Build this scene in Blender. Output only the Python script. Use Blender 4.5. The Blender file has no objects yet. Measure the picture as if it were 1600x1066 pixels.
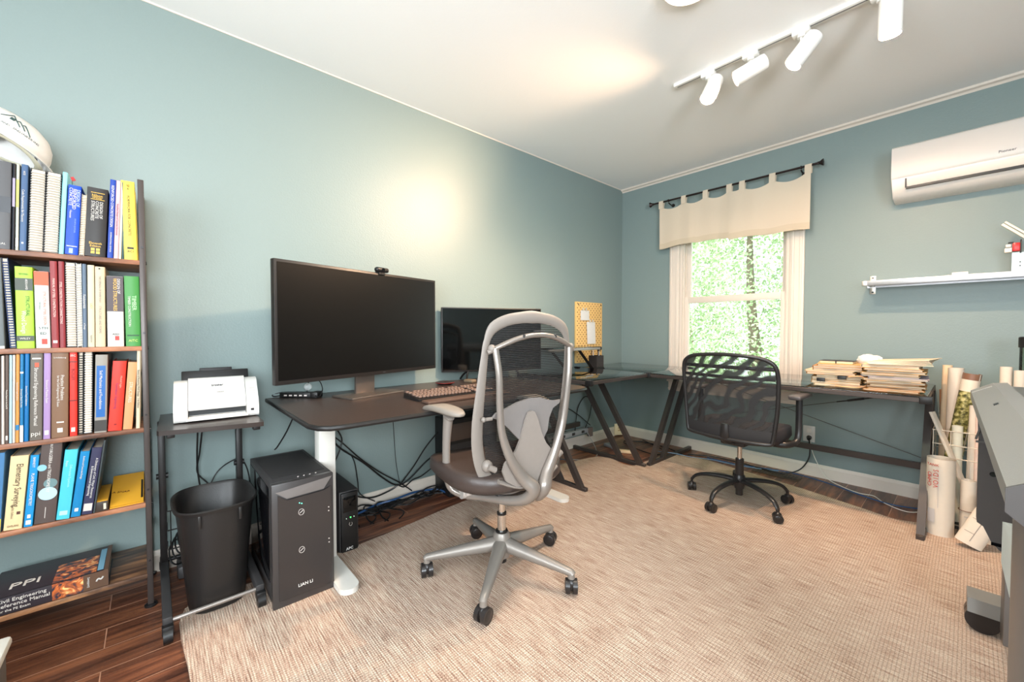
import bpy, bmesh, math, random
from mathutils import Vector, Matrix, Euler
random.seed(7)
PI = math.pi
SC = bpy.context.scene
COL = SC.collection

# ------------------------------------------------------------------ camera
CAM_F, CAM_YAW, CAM_PITCH, CAM_ROLL = 636.62, 0.84537, 0.0275, -0.00034
cd = bpy.data.cameras.new('camera'); cam = bpy.data.objects.new('camera', cd); COL.objects.link(cam)
cd.sensor_width = 36.0; cd.sensor_fit = 'HORIZONTAL'; cd.lens = CAM_F / 1600 * 36.0; cd.clip_start = 0.02
_F = Vector((-math.sin(CAM_YAW) * math.cos(CAM_PITCH), math.cos(CAM_YAW) * math.cos(CAM_PITCH), -math.sin(CAM_PITCH)))
_R = Vector((math.cos(CAM_YAW), math.sin(CAM_YAW), 0)); _U = _R.cross(_F)
_R, _U = _R * math.cos(CAM_ROLL) + _U * math.sin(CAM_ROLL), _U * math.cos(CAM_ROLL) - _R * math.sin(CAM_ROLL)
cam.matrix_world = Matrix.Translation((2.398, -3.6375, 1.0769)) @ Matrix((_R, _U, -_F)).transposed().to_4x4()
SC.camera = cam

# ------------------------------------------------------------------ exposure, sky and daylight
SC.view_settings.view_transform = 'Standard'; SC.view_settings.look = 'None'
SC.view_settings.gamma = 1.0; SC.view_settings.use_curve_mapping = False
SC.view_settings.exposure = 0.48
wd = bpy.data.worlds.new('sky'); SC.world = wd; wd.use_nodes = True
bg = wd.node_tree.nodes['Background']; bg.inputs[0].default_value = (0.86, 0.94, 1.0, 1); bg.inputs[1].default_value = 2.2

def lamp(name, kind, loc, energy, color, target=None, **k):
    d = bpy.data.lights.new(name, kind); d.energy = energy; d.color = color
    for a, v in k.items(): setattr(d, a, v)
    o = bpy.data.objects.new(name, d); COL.objects.link(o); o.location = loc
    if target is not None:
        o.rotation_euler = (Vector(target) - Vector(loc)).to_track_quat('-Z', 'Y').to_euler()
    return o
# daylight through the windows of the right and back walls
lamp('daylight_right_window', 'AREA', (4.02, -4.15, 1.45), 96, (0.86, 0.94, 1.0), (0, -3.0, 2.3), shape='RECTANGLE', size=1.0, size_y=1.1)
lamp('daylight_back_window', 'AREA', (2.2, -5.12, 1.5), 62, (0.90, 0.96, 1.0), (1.5, 0, 2.6), shape='RECTANGLE', size=1.6, size_y=1.2)
sun = lamp('sun', 'SUN', (3, 6, 8), 3.2, (1, 0.97, 0.9), (1.5, 12, 0), angle=0.02)

# ------------------------------------------------------------------ materials
def lin(c):
    return tuple((v / 255 / 12.92 if v <= 10.3 else ((v / 255 + 0.055) / 1.055) ** 2.4) for v in c) + (1,)
MATS = {}
def mat(name, rgb=(200, 200, 200), rough=0.5, metal=0.0, bump=0.0, bscale=60, emit=0, alpha=1.0, trans=0, ior=1.45, vary=0.0, coat=0.0, spec=0.5):
    if name in MATS: return MATS[name]
    m = bpy.data.materials.new(name); m.use_nodes = True; nt = m.node_tree; b = nt.nodes['Principled BSDF']
    b.inputs['Base Color'].default_value = lin(rgb); b.inputs['Roughness'].default_value = rough; b.inputs['Metallic'].default_value = metal
    b.inputs['IOR'].default_value = ior; b.inputs['Specular IOR Level'].default_value = spec
    if trans: b.inputs['Transmission Weight'].default_value = trans
    if coat: b.inputs['Coat Weight'].default_value = coat
    if emit: b.inputs['Emission Color'].default_value = lin(rgb); b.inputs['Emission Strength'].default_value = emit
    tc = nt.nodes.new('ShaderNodeTexCoord'); nz = nt.nodes.new('ShaderNodeTexNoise')
    nz.inputs['Scale'].default_value = bscale; nz.inputs['Detail'].default_value = 3
    nt.links.new(tc.outputs['Object'], nz.inputs['Vector'])
    if bump:
        bp = nt.nodes.new('ShaderNodeBump'); bp.inputs['Strength'].default_value = bump; bp.inputs['Distance'].default_value = 0.002
        nt.links.new(nz.outputs['Fac'], bp.inputs['Height']); nt.links.new(bp.outputs[0], b.inputs['Normal'])
    v = vary if vary else 0.04
    hs = nt.nodes.new('ShaderNodeHueSaturation'); mr = nt.nodes.new('ShaderNodeMapRange')
    hs.inputs['Color'].default_value = lin(rgb); mr.inputs['To Min'].default_value = 1 - v; mr.inputs['To Max'].default_value = 1 + v
    nt.links.new(nz.outputs['Fac'], mr.inputs['Value']); nt.links.new(mr.outputs[0], hs.inputs['Value']); nt.links.new(hs.outputs[0], b.inputs['Base Color'])
    MATS[name] = m
    return m
def nodes_mat(name):
    m = bpy.data.materials.new(name); m.use_nodes = True; MATS[name] = m
    return m, m.node_tree, m.node_tree.nodes, m.node_tree.links, m.node_tree.nodes['Principled BSDF']
def wood_mat(name, c1, c2, c3, scale=(2, 26, 26), rough=0.45, planks=None, axis='Y'):
    m, nt, N, L, b = nodes_mat(name)
    tc = N.new('ShaderNodeTexCoord'); mp = N.new('ShaderNodeMapping'); mp.inputs['Scale'].default_value = scale
    nz = N.new('ShaderNodeTexNoise'); nz.inputs['Scale'].default_value = 1.6; nz.inputs['Detail'].default_value = 8; nz.inputs['Roughness'].default_value = 0.62; nz.inputs['Distortion'].default_value = 0.6
    cr = N.new('ShaderNodeValToRGB'); e = cr.color_ramp.elements
    e[0].position = 0.32; e[0].color = lin(c1); e[1].position = 0.7; e[1].color = lin(c3); x = e.new(0.5); x.color = lin(c2)
    L.new(tc.outputs['Object'], mp.inputs[0]); L.new(nz.outputs['Fac'], cr.inputs[0])
    if planks:
        mp2 = N.new('ShaderNodeMapping'); mp2.inputs['Rotation'].default_value = (0, 0, PI / 2)
        br = N.new('ShaderNodeTexBrick'); br.offset = 0.37; br.inputs['Scale'].default_value = 1.0
        br.inputs['Brick Width'].default_value = 1.25; br.inputs['Row Height'].default_value = planks; br.inputs['Mortar Size'].default_value = 0.0016
        br.inputs['Color1'].default_value = (0.15, 0.15, 0.15, 1); br.inputs['Color2'].default_value = (1, 1, 1, 1); br.inputs['Mortar'].default_value = (0.5, 0.5, 0.5, 1)
        L.new(tc.outputs['Object'], mp2.inputs[0]); L.new(mp2.outputs[0], br.inputs[0])
        ad = N.new('ShaderNodeVectorMath'); ad.operation = 'ADD'; sc2 = N.new('ShaderNodeVectorMath'); sc2.operation = 'SCALE'; sc2.inputs['Scale'].default_value = 9
        L.new(br.outputs['Color'], sc2.inputs[0]); L.new(mp.outputs[0], ad.inputs[0]); L.new(sc2.outputs[0], ad.inputs[1]); L.new(ad.outputs[0], nz.inputs['Vector'])
        mx = N.new('ShaderNodeMix'); mx.data_type = 'RGBA'; mx.blend_type = 'MULTIPLY'; mx.inputs['Factor'].default_value = 0.45
        L.new(cr.outputs[0], mx.inputs['A']); L.new(br.outputs['Color'], mx.inputs['B'])
        m2 = N.new('ShaderNodeMix'); m2.data_type = 'RGBA'; m2.inputs['B'].default_value = lin((176, 132, 106))
        L.new(mx.outputs['Result'], m2.inputs['A']); L.new(br.outputs['Fac'], m2.inputs['Factor']); L.new(m2.outputs['Result'], b.inputs['Base Color'])
        bp = N.new('ShaderNodeBump'); bp.inputs['Strength'].default_value = 0.35; bp.inputs['Distance'].default_value = 0.004
        L.new(nz.outputs['Fac'], bp.inputs['Height']); L.new(bp.outputs[0], b.inputs['Normal'])
    else:
        L.new(mp.outputs[0], nz.inputs['Vector']); L.new(cr.outputs[0], b.inputs['Base Color'])
    b.inputs['Roughness'].default_value = rough
    return m
def glass_mat(name, tint=(225, 240, 232), amount=0.9, rough=0.0, boost=1.0):
    m, nt, N, L, b = nodes_mat(name)
    N.remove(b); out = [n for n in N if n.type == 'OUTPUT_MATERIAL'][0]
    tr = N.new('ShaderNodeBsdfTransparent'); tr.inputs[0].default_value = lin(tint)
    gl = N.new('ShaderNodeBsdfGlossy'); gl.inputs['Roughness'].default_value = rough
    fr = N.new('ShaderNodeFresnel'); fr.inputs['IOR'].default_value = 1.5
    ml = N.new('ShaderNodeMath'); ml.operation = 'MULTIPLY'; ml.use_clamp = True; ml.inputs[1].default_value = boost
    mx = N.new('ShaderNodeMixShader'); L.new(fr.outputs[0], ml.inputs[0]); L.new(ml.outputs[0], mx.inputs[0]); L.new(tr.outputs[0], mx.inputs[1]); L.new(gl.outputs[0], mx.inputs[2]); L.new(mx.outputs[0], out.inputs[0])
    return m

WALL = mat('teal_wall_paint', (124, 139, 137), 0.42, bump=0.35, bscale=120, vary=0.02)
CEIL = mat('white_ceiling_paint', (248, 246, 243), 0.8, bump=0.2, bscale=90, vary=0.01)
TRIM = mat('white_trim_paint', (216, 204, 191), 0.45, vary=0.01)
WHITE = mat('white_plastic', (200, 197, 192), 0.35, vary=0.01)
OFFW = mat('off_white_powder_coat', (214, 210, 202), 0.4, vary=0.01)
BLACK = mat('black_plastic', (24, 23, 23), 0.42)
BLACKM = mat('black_metal', (34, 31, 30), 0.38, metal=0.2)
GRAPH = mat('graphite_steel', (70, 63, 60), 0.35, metal=0.35)
DGREY = mat('dark_grey_plastic', (52, 50, 50), 0.5)
SILVER = mat('silver_grey_plastic', (188, 182, 175), 0.36, metal=0.25)
ALU = mat('polished_aluminium', (200, 196, 190), 0.25, metal=0.9)
CHROME = mat('chrome', (215, 212, 208), 0.12, metal=1.0)
STEEL = mat('brushed_steel', (205, 205, 208), 0.3, metal=0.85)
PAGE = mat('book_pages', (196, 184, 166), 0.8, bump=0.5, bscale=300, vary=0.08)
FLOOR = wood_mat('hardwood_planks', (56, 32, 24), (116, 72, 52), (170, 108, 74), scale=(16, 1.6, 1), rough=0.34, planks=0.125)
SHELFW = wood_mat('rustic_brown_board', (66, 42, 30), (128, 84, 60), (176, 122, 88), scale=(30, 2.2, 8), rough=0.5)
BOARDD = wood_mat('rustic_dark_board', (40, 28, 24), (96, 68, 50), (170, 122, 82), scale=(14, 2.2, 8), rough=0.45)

def rug_mat():
    m, nt, N, L, b = nodes_mat('woven_jute')
    tc = N.new('ShaderNodeTexCoord')
    def noise(sc, s=1.0, det=3):
        mp = N.new('ShaderNodeMapping'); mp.inputs['Scale'].default_value = sc
        n = N.new('ShaderNodeTexNoise'); n.inputs['Scale'].default_value = s; n.inputs['Detail'].default_value = det
        L.new(tc.outputs['Object'], mp.inputs[0]); L.new(mp.outputs[0], n.inputs[0]); return n
    n1 = noise((10, 190, 1), 1.0, 4); n2 = noise((220, 220, 1), 1.0, 2)
    cr = N.new('ShaderNodeValToRGB'); e = cr.color_ramp.elements
    e[0].position = 0.3; e[0].color = lin((112, 80, 66)); e[1].position = 0.63; e[1].color = lin((222, 204, 184)); x = e.new(0.44); x.color = lin((182, 152, 133))
    av = N.new('ShaderNodeMath'); av.operation = 'MULTIPLY_ADD'; av.inputs[1].default_value = 0.6
    sc = N.new('ShaderNodeMath'); sc.operation = 'MULTIPLY'; sc.inputs[1].default_value = 0.4
    L.new(n2.outputs['Fac'], sc.inputs[0]); L.new(n1.outputs['Fac'], av.inputs[0]); L.new(sc.outputs[0], av.inputs[2]); L.new(av.outputs[0], cr.inputs[0])
    def wave(d, s):
        w = N.new('ShaderNodeTexWave'); w.wave_type = 'BANDS'; w.bands_direction = d; w.inputs['Scale'].default_value = s; w.inputs['Distortion'].default_value = 0.25; w.inputs['Detail'].default_value = 1
        L.new(tc.outputs['Object'], w.inputs[0]); return w
    wx = wave('X', 32); wy = wave('Y', 40)
    mul = N.new('ShaderNodeMath'); mul.operation = 'MINIMUM'; L.new(wx.outputs['Fac'], mul.inputs[0]); L.new(wy.outputs['Fac'], mul.inputs[1])
    mr = N.new('ShaderNodeMapRange'); mr.inputs['From Min'].default_value = 0.0; mr.inputs['From Max'].default_value = 0.35; mr.inputs['To Min'].default_value = 0.62; mr.inputs['To Max'].default_value = 1.0
    L.new(mul.outputs[0], mr.inputs[0])
    mx = N.new('ShaderNodeMix'); mx.data_type = 'RGBA'; mx.blend_type = 'MULTIPLY'; mx.inputs['Factor'].default_value = 1.0
    L.new(cr.outputs[0], mx.inputs['A']); L.new(mr.outputs[0], mx.inputs['B']); L.new(mx.outputs['Result'], b.inputs['Base Color'])
    bp = N.new('ShaderNodeBump'); bp.inputs['Strength'].default_value = 0.6; bp.inputs['Distance'].default_value = 0.003
    L.new(mul.outputs[0], bp.inputs['Height']); L.new(bp.outputs[0], b.inputs['Normal'])
    b.inputs['Roughness'].default_value = 0.9; b.inputs['Specular IOR Level'].default_value = 0.15
    return m
RUG = rug_mat()

# ------------------------------------------------------------------ mesh helpers
class MB:
    def __init__(s): s.bm = bmesh.new(); s.idx = 0
    def _new(s, geo, mtx=None):
        for f in geo:
            f.material_index = s.idx
    def box(s, c, d, rot=None, bev=0.0, seg=2):
        M_ = Matrix.Translation(c)
        if rot is not None: M_ = M_ @ (rot if isinstance(rot, Matrix) else Euler(rot).to_matrix().to_4x4())
        r = bmesh.ops.create_cube(s.bm, size=1.0); vs = r['verts']
        for v in vs: v.co = Vector((v.co.x * d[0], v.co.y * d[1], v.co.z * d[2]))
        fs = list({f for v in vs for f in v.link_faces})
        if bev > 0:
            es = list({e for v in vs for e in v.link_edges})
            rr = bmesh.ops.bevel(s.bm, geom=es, offset=min(bev, min(d) * 0.49), segments=seg, affect='EDGES', profile=0.5)
            vs = list({v for f in rr['faces'] for v in f.verts} | {v for v in vs if v.is_valid}); fs = list({f for v in vs for f in v.link_faces})
        for v in vs: v.co = M_ @ v.co
        s._new(fs); return s
    def b2(s, lo, hi, bev=0.0):
        return s.box([(a + b) / 2 for a, b in zip(lo, hi)], [abs(b - a) for a, b in zip(lo, hi)], bev=bev)
    def cyl(s, p0, p1, r, r2=None, seg=20, caps=True):
        p0 = Vector(p0); p1 = Vector(p1); d = p1 - p0
        q = d.to_track_quat('Z', 'Y').to_matrix().to_4x4()
        rr = bmesh.ops.create_cone(s.bm, cap_ends=caps, cap_tris=False, segments=seg, radius1=r, radius2=r if r2 is None else r2, depth=d.length)
        M_ = Matrix.Translation((p0 + p1) / 2) @ q
        for v in rr['verts']: v.co = M_ @ v.co
        s._new({f for v in rr['verts'] for f in v.link_faces}); return s
    def sph(s, c, r, sc=(1, 1, 1), seg=16, rot=None):
        rr = bmesh.ops.create_uvsphere(s.bm, u_segments=seg, v_segments=max(6, seg // 2), radius=r)
        R_ = Euler(rot).to_matrix() if rot else Matrix.Identity(3)
        for v in rr['verts']: v.co = Vector(c) + R_ @ Vector((v.co.x * sc[0], v.co.y * sc[1], v.co.z * sc[2]))
        s._new({f for v in rr['verts'] for f in v.link_faces}); return s
    def lathe(s, prof, c=(0, 0, 0), seg=32, mtx=None, sy=1.0):
        rings = []
        for r, z in prof:
            ring = []
            for i in range(seg):
                a = 2 * PI * i / seg; p = Vector((r * math.cos(a), r * math.sin(a) * sy, z))
                if mtx is not None: p = mtx @ p
                ring.append(s.bm.verts.new(p + Vector(c)))
            rings.append(ring)
        for A, B in zip(rings[:-1], rings[1:]):
            for i in range(seg):
                f = s.bm.faces.new((A[i], A[(i + 1) % seg], B[(i + 1) % seg], B[i])); f.material_index = s.idx
        return s
    def tube(s, pts, r, seg=8, closed=False, sm=0, flat=1.0, up=None):
        P = [Vector(p) for p in pts]
        rad = list(r) if isinstance(r, (list, tuple)) else [r] * len(P)
        if sm: P, rad = smooth_path(P, rad, sm, closed)
        n = len(P); rings = []; prev = None
        for i in range(n):
            if closed: t = P[(i + 1) % n] - P[i - 1]
            else: t = P[min(i + 1, n - 1)] - P[max(i - 1, 0)]
            if t.length < 1e-9: t = Vector((0, 0, 1))
            t.normalize()
            if up is not None: nrm = Vector(up) - t * Vector(up).dot(t)
            elif prev is None:
                a = Vector((0, 0, 1)) if abs(t.z) < 0.9 else Vector((1, 0, 0)); nrm = a - t * a.dot(t)
            else: nrm = prev - t * prev.dot(t)
            if nrm.length < 1e-6: nrm = t.orthogonal()
            nrm.normalize(); prev = nrm; bn = t.cross(nrm)
            ring = [s.bm.verts.new(P[i] + (nrm * math.cos(2 * PI * k / seg) * flat + bn * math.sin(2 * PI * k / seg)) * rad[i]) for k in range(seg)]
            rings.append(ring)
        m = n if closed else n - 1
        for i in range(m):
            A = rings[i]; B = rings[(i + 1) % n]
            for k in range(seg):
                f = s.bm.faces.new((A[k], A[(k + 1) % seg], B[(k + 1) % seg], B[k])); f.material_index = s.idx
        if not closed:
            for rg in (rings[0][::-1], rings[-1]):
                f = s.bm.faces.new(rg); f.material_index = s.idx
        return s
    def prism(s, poly, vec, mtx=None):
        """closed polygon of 3D points swept along vec"""
        vec = Vector(vec); A = [Vector(p) for p in poly]; B = [p + vec for p in A]
        if mtx is not None: A = [mtx @ p for p in A]; B = [mtx @ p for p in B]
        A = [s.bm.verts.new(p) for p in A]; B = [s.bm.verts.new(p) for p in B]; n = len(A)
        fs = [s.bm.faces.new(A[::-1]), s.bm.faces.new(B)]
        for i in range(n): fs.append(s.bm.faces.new((A[i], A[(i + 1) % n], B[(i + 1) % n], B[i])))
        s._new(fs); return s
    def grid(s, fn, nu, nv, closed_u=False):
        vs = [[s.bm.verts.new(fn(i / (nu if closed_u else nu - 1) , j / (nv - 1))) for j in range(nv)] for i in range(nu)]
        for i in range(nu if closed_u else nu - 1):
            for j in range(nv - 1):
                a = (i + 1) % nu
                f = s.bm.faces.new((vs[i][j], vs[a][j], vs[a][j + 1], vs[i][j + 1])); f.material_index = s.idx
        return s
    def quad(s, *p):
        f = s.bm.faces.new([s.bm.verts.new(Vector(q)) for q in p]); f.material_index = s.idx; return s

def smooth_path(P, rad, k, closed=False):
    out = []; ro = []; n = len(P); rng = range(n) if closed else range(n - 1)
    for i in rng:
        p0 = P[i - 1] if (i > 0 or closed) else P[0]; p1 = P[i]; p2 = P[(i + 1) % n]
        p3 = P[(i + 2) % n] if (closed or i + 2 < n) else P[-1]
        for j in range(k):
            t = j / k
            out.append(0.5 * ((2 * p1) + (p2 - p0) * t + (2 * p0 - 5 * p1 + 4 * p2 - p3) * t * t + (3 * p1 - p0 - 3 * p2 + p3) * t ** 3))
            ro.append(rad[i] * (1 - t) + rad[(i + 1) % n] * t)
    if not closed: out.append(P[-1]); ro.append(rad[-1])
    return out, ro

ROOTM = {}
def build(mb, name, mats, parent=None, world=False, smooth=True, angle=38):
    bm = mb.bm if isinstance(mb, MB) else mb
    bmesh.ops.recalc_face_normals(bm, faces=bm.faces[:])
    root = parent
    while root is not None and root.parent is not None: root = root.parent
    loc = None
    if root is not None:
        if world:
            inv = ROOTM[root.name].inverted()
            for v in bm.verts: v.co = inv @ v.co
    else:
        xs = [v.co for v in bm.verts]
        loc = Vector(((min(v.x for v in xs) + max(v.x for v in xs)) / 2, (min(v.y for v in xs) + max(v.y for v in xs)) / 2, min(v.z for v in xs)))
        for v in bm.verts: v.co -= loc
    me = bpy.data.meshes.new(name)
    if smooth:
        ca = math.radians(angle)
        for e in bm.edges:
            e.smooth = (len(e.link_faces) == 2 and e.calc_face_angle(0) < ca)
        for f in bm.faces: f.smooth = True
    bm.to_mesh(me); bm.free()
    for m in (mats if isinstance(mats, (list, tuple)) else [mats]): me.materials.append(m)
    o = bpy.data.objects.new(name, me); COL.objects.link(o)
    if parent is not None: o.parent = parent
    else:
        o.location = loc; ROOTM[o.name] = Matrix.Translation(loc)
    return o
def tag(o, label, cat, group=None, kind=None):
    if label: o['label'] = label
    if cat: o['category'] = cat
    if group: o['group'] = group
    if kind: o['kind'] = kind
    return o
def thing(name, label, cat, loc=(0, 0, 0), rotz=0.0, group=None, mtx=None):
    o = bpy.data.objects.new(name, None); COL.objects.link(o); o.empty_display_size = 0.1
    M_ = mtx if mtx is not None else Matrix.Translation(loc) @ Matrix.Rotation(rotz, 4, 'Z')
    l, r, sc = M_.decompose(); o.location = l; o.rotation_euler = r.to_euler()
    ROOTM[o.name] = M_
    return tag(o, label, cat, group)
def struct(mb, name, mats, parent=None, smooth=False):
    o = build(mb, name, mats, parent, world=parent is not None, smooth=smooth)
    if parent is None: o['kind'] = 'structure'
    return o
def text(body, origin, right, up, size, m, parent, maxw=None, name='lettering', world=False, depth=0.0006, align='CENTER', sx=1.0):
    c = bpy.data.curves.new('t', 'FONT'); c.body = body; c.size = size; c.align_x = align; c.align_y = 'CENTER'; c.extrude = depth; c.resolution_u = 2
    t = bpy.data.objects.new('t', c); COL.objects.link(t)
    bpy.context.view_layer.update()
    me = bpy.data.meshes.new_from_object(t.evaluated_get(bpy.context.evaluated_depsgraph_get()))
    bpy.data.objects.remove(t); bpy.data.curves.remove(c)
    if len(me.vertices) == 0: return None
    w = max(v.co.x for v in me.vertices) - min(v.co.x for v in me.vertices)
    k = sx
    if maxw and w * k > maxw: k = maxw / w
    R_ = Vector(right).normalized(); U_ = Vector(up).normalized(); N_ = R_.cross(U_)
    T = Matrix.Translation(Vector(origin)) @ Matrix((R_, U_, N_)).transposed().to_4x4() @ Matrix.Diagonal((k, 1, 1, 1))
    if world:
        root = parent
        while root.parent is not None: root = root.parent
        T = ROOTM[root.name].inverted() @ T
    me.transform(T); me.materials.clear(); me.materials.append(m); me.name = name
    o = bpy.data.objects.new(name, me); COL.objects.link(o); o.parent = parent
    return o

# ================================================================== THE ROOM
H = 2.5
# window hole in the far wall
WX0, WX1, WZ0, WZ1 = 0.615, 1.475, 0.60, 2.05
f = MB(); f.b2((-0.15, -5.2, -0.12), (4.1, 0.15, 0)); struct(f, 'floor', FLOOR)
f = MB(); f.b2((-0.15, -5.2, H), (4.1, 0.15, H + 0.12)); struct(f, 'ceiling', CEIL)
f = MB(); f.b2((-0.12, -5.1, 0), (0, 0.12, H)); struct(f, 'wall_left', WALL)
f = MB()
f.b2((0, 0, 0), (WX0, 0.14, H)); f.b2((WX1, 0, 0), (4.0, 0.14, H)); f.b2((WX0, 0, 0), (WX1, 0.14, WZ0)); f.b2((WX0, 0, WZ1), (WX1, 0.14, H))
struct(f, 'wall_front', WALL)
f = MB()   # right wall with its own window opening
f.b2((3.9, -5.1, 0), (4.0, -4.7, H)); f.b2((3.9, -3.6, 0), (4.0, 0, H)); f.b2((3.9, -4.7, 0), (4.0, -3.6, 0.85)); f.b2((3.9, -4.7, 2.05), (4.0, -3.6, H))
struct(f, 'wall_right', WALL)
f = MB()
f.b2((0, -5.1, 0), (1.35, -5.0, H)); f.b2((3.05, -5.1, 0), (3.9, -5.0, H)); f.b2((1.35, -5.1, 0), (3.05, -5.0, 0.85)); f.b2((1.35, -5.1, 2.1), (3.05, -5.0, H))
struct(f, 'wall_back', WALL)
def board_profile(x0, x1, along):
    m = MB()
    if along == 'y': poly = [(0, x0, 0), (0.016, x0, 0), (0.016, x0, 0.072), (0.009, x0, 0.084), (0.006, x0, 0.0926), (0, x0, 0.0926)]; m.prism(poly, (0, x1 - x0, 0))
    else: poly = [(x0, 0, 0), (x0, -0.016, 0), (x0, -0.016, 0.072), (x0, -0.009, 0.084), (x0, -0.006, 0.0926), (x0, 0, 0.0926)]; m.prism(poly, (x1 - x0, 0, 0))
    return m
struct(board_profile(-5.0, 0, 'y'), 'baseboard_left', TRIM)
struct(board_profile(0.0, 3.9, 'x'), 'baseboard_front', TRIM)
m = MB(); m.prism([(0, 0, H), (0, -0.03, H), (0, -0.024, H - 0.012), (0, -0.008, H - 0.018), (0, 0, H - 0.03)], (3.9, 0, 0)); struct(m, 'trim_1', TRIM)
m = MB(); m.prism([(0, 0, H), (0.006, 0, H), (0.004, 0, H - 0.005), (0, 0, H - 0.006)], (0, -5.0, 0)); struct(m, 'trim_2', TRIM)

# window: casing, stool, frame, two sashes with glass
win = bpy.data.objects.new('window_1', None); COL.objects.link(win); win.location = (1.045, 0, WZ0); ROOTM['window_1'] = Matrix.Translation((1.045, 0, WZ0)); win['kind'] = 'structure'
m = MB()
for x0, x1 in ((0.522, WX0), (WX1, 1.568)):
    m.b2((x0, -0.018, 0.61), (x1, 0, 2.14), 0.004); xm = x1 if x0 < 1 else x0
    m.b2((min(x0, x1) + 0.012, -0.026, 0.61), (min(x0, x1) + 0.03, -0.016, 2.14), 0.003); m.b2((max(x0, x1) - 0.03, -0.024, 0.61), (max(x0, x1) - 0.014, -0.016, 2.14), 0.003)
m.b2((0.522, -0.018, WZ1), (1.568, 0, 2.14), 0.004)
m.b2((0.522, -0.018, 0.512), (1.568, 0, 0.60), 0.004); m.b2((0.522, -0.026, 0.525), (1.568, -0.014, 0.54), 0.003)
m.b2((0.515, -0.04, 0.597), (1.575, 0.005, 0.617), 0.005)
struct(m, 'casing', TRIM, win, smooth=True)
m = MB()
m.b2((WX0, 0, WZ0), (WX0 + 0.022, 0.14, WZ1)); m.b2((WX1 - 0.022, 0, WZ0), (WX1, 0.14, WZ1)); m.b2((WX0, 0, WZ1 - 0.022), (WX1, 0.14, WZ1)); m.b2((WX0, 0, WZ0), (WX1, 0.14, WZ0 + 0.02))
for x in (WX0 + 0.022, WX1 - 0.034): m.b2((x, 0.018, WZ0), (x + 0.012, 0.03, WZ1)); m.b2((x, 0.062, WZ0), (x + 0.012, 0.07, WZ1))
struct(m, 'window_frame', TRIM, win)
GLASSW = glass_mat('window_glass', (250, 255, 252), boost=0.7)
def sash(y, z0, z1, rail_b, rail_t):
    m = MB(); x0, x1 = WX0 + 0.022, WX1 - 0.022; st = 0.046
    m.b2((x0, y, z0), (x0 + st, y + 0.032, z1), 0.003); m.b2((x1 - st, y, z0), (x1, y + 0.032, z1), 0.003)
    m.b2((x0 + st, y + 0.001, z0), (x1 - st, y + 0.031, z0 + rail_b), 0.002); m.b2((x0 + st, y + 0.001, z1 - rail_t), (x1 - st, y + 0.031, z1), 0.002)
    s_ = struct(m, 'sash', TRIM, win, smooth=True)
    g = MB(); g.b2((x0 + st - 0.004, y + 0.014, z0 + rail_b - 0.004), (x1 - st + 0.004, y + 0.018, z1 - rail_t + 0.004)); struct(g, 'pane', GLASSW, s_)
sash(0.030, WZ0 + 0.02, 1.372, 0.06, 0.055)
sash(0.070, 1.325, WZ1 - 0.022, 0.045, 0.05)

# ------------------------------------------------------------------ rug
def make_rug():
    E = [(0.42, -3.56), (0.405, -3.3), (0.41, -3.05), (0.395, -2.85), (0.37, -2.6), (0.335, -2.35), (0.30, -2.0), (0.265, -1.6), (0.255, -1.27), (0.28, -1.05), (0.33, -0.84),
         (0.45, -0.80), (0.58, -0.84), (0.66, -0.80), (0.665, -0.60), (0.68, -0.40), (0.75, -0.30), (0.88, -0.25), (1.02, -0.245), (1.2, -0.285), (1.45, -0.33), (1.65, -0.375), (1.85, -0.43), (2.0, -0.475), (2.14, -0.51), (2.3, -0.44), (2.45, -0.38), (2.7, -0.34), (3.05, -0.33),
         (3.06, -1.0), (3.08, -1.8), (3.09, -2.8), (3.1, -3.62), (2.4, -3.60), (1.6, -3.575), (0.9, -3.565)]
    P, _ = smooth_path([Vector((a, b, 0)) for a, b in E], [1] * len(E), 4, True)
    # fringe wobble
    n = len(P); c = Vector((1.6, -2.0, 0)); out = []
    for i, p in enumerate(P): out.append(p)
    m = MB(); th = 0.009
    def hgt(p, edge):
        return th + (0.004 if edge else 0) * 0
    rings = []
    K = 26
    for j in range(K + 1):
        t = j / K; rings.append([c + (p - c) * (1 - t) for p in out] if j < K else None)
    vr = []
    for j in range(K):
        ring = []
        for i, p in enumerate(rings[j]):
            z = th
            # soft ripples where the rug meets the desk feet
            d1 = math.hypot(p.x - 0.62, p.y + 0.95); z += 0.010 * math.exp(-(d1 / 0.16) ** 2) * (1 if j > 0 else 0)
            d2 = math.hypot(p.x - 1.25, p.y + 0.38); z += 0.006 * math.exp(-(d2 / 0.2) ** 2) * (1 if j > 0 else 0)
            if p.x > 2.0 and p.y > -1.0 and j > 0: z += 0.004 * (1 + math.sin(p.y * 40 + p.x * 6)) * 0.5
            ring.append(m.bm.verts.new((p.x, p.y, z)))
        vr.append(ring)
    for j in range(K - 1):
        for i in range(n): m.bm.faces.new((vr[j][i], vr[j][(i + 1) % n], vr[j + 1][(i + 1) % n], vr[j + 1][i]))
    cv = m.bm.verts.new((c.x, c.y, th))
    for i in range(n): m.bm.faces.new((vr[-1][i], vr[-1][(i + 1) % n], cv))
    bt = [m.bm.verts.new((p.x, p.y, 0.0006)) for p in out]
    for i in range(n): m.bm.faces.new((bt[i], bt[(i + 1) % n], vr[0][(i + 1) % n], vr[0][i]))
    m.bm.faces.new(bt[::-1])
    o = build(m, 'area_rug', RUG)
    tag(o, 'large woven beige and brown jute area rug covering the wooden floor', 'rug')
make_rug()
RT = 0.0095   # top of rug
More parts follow.
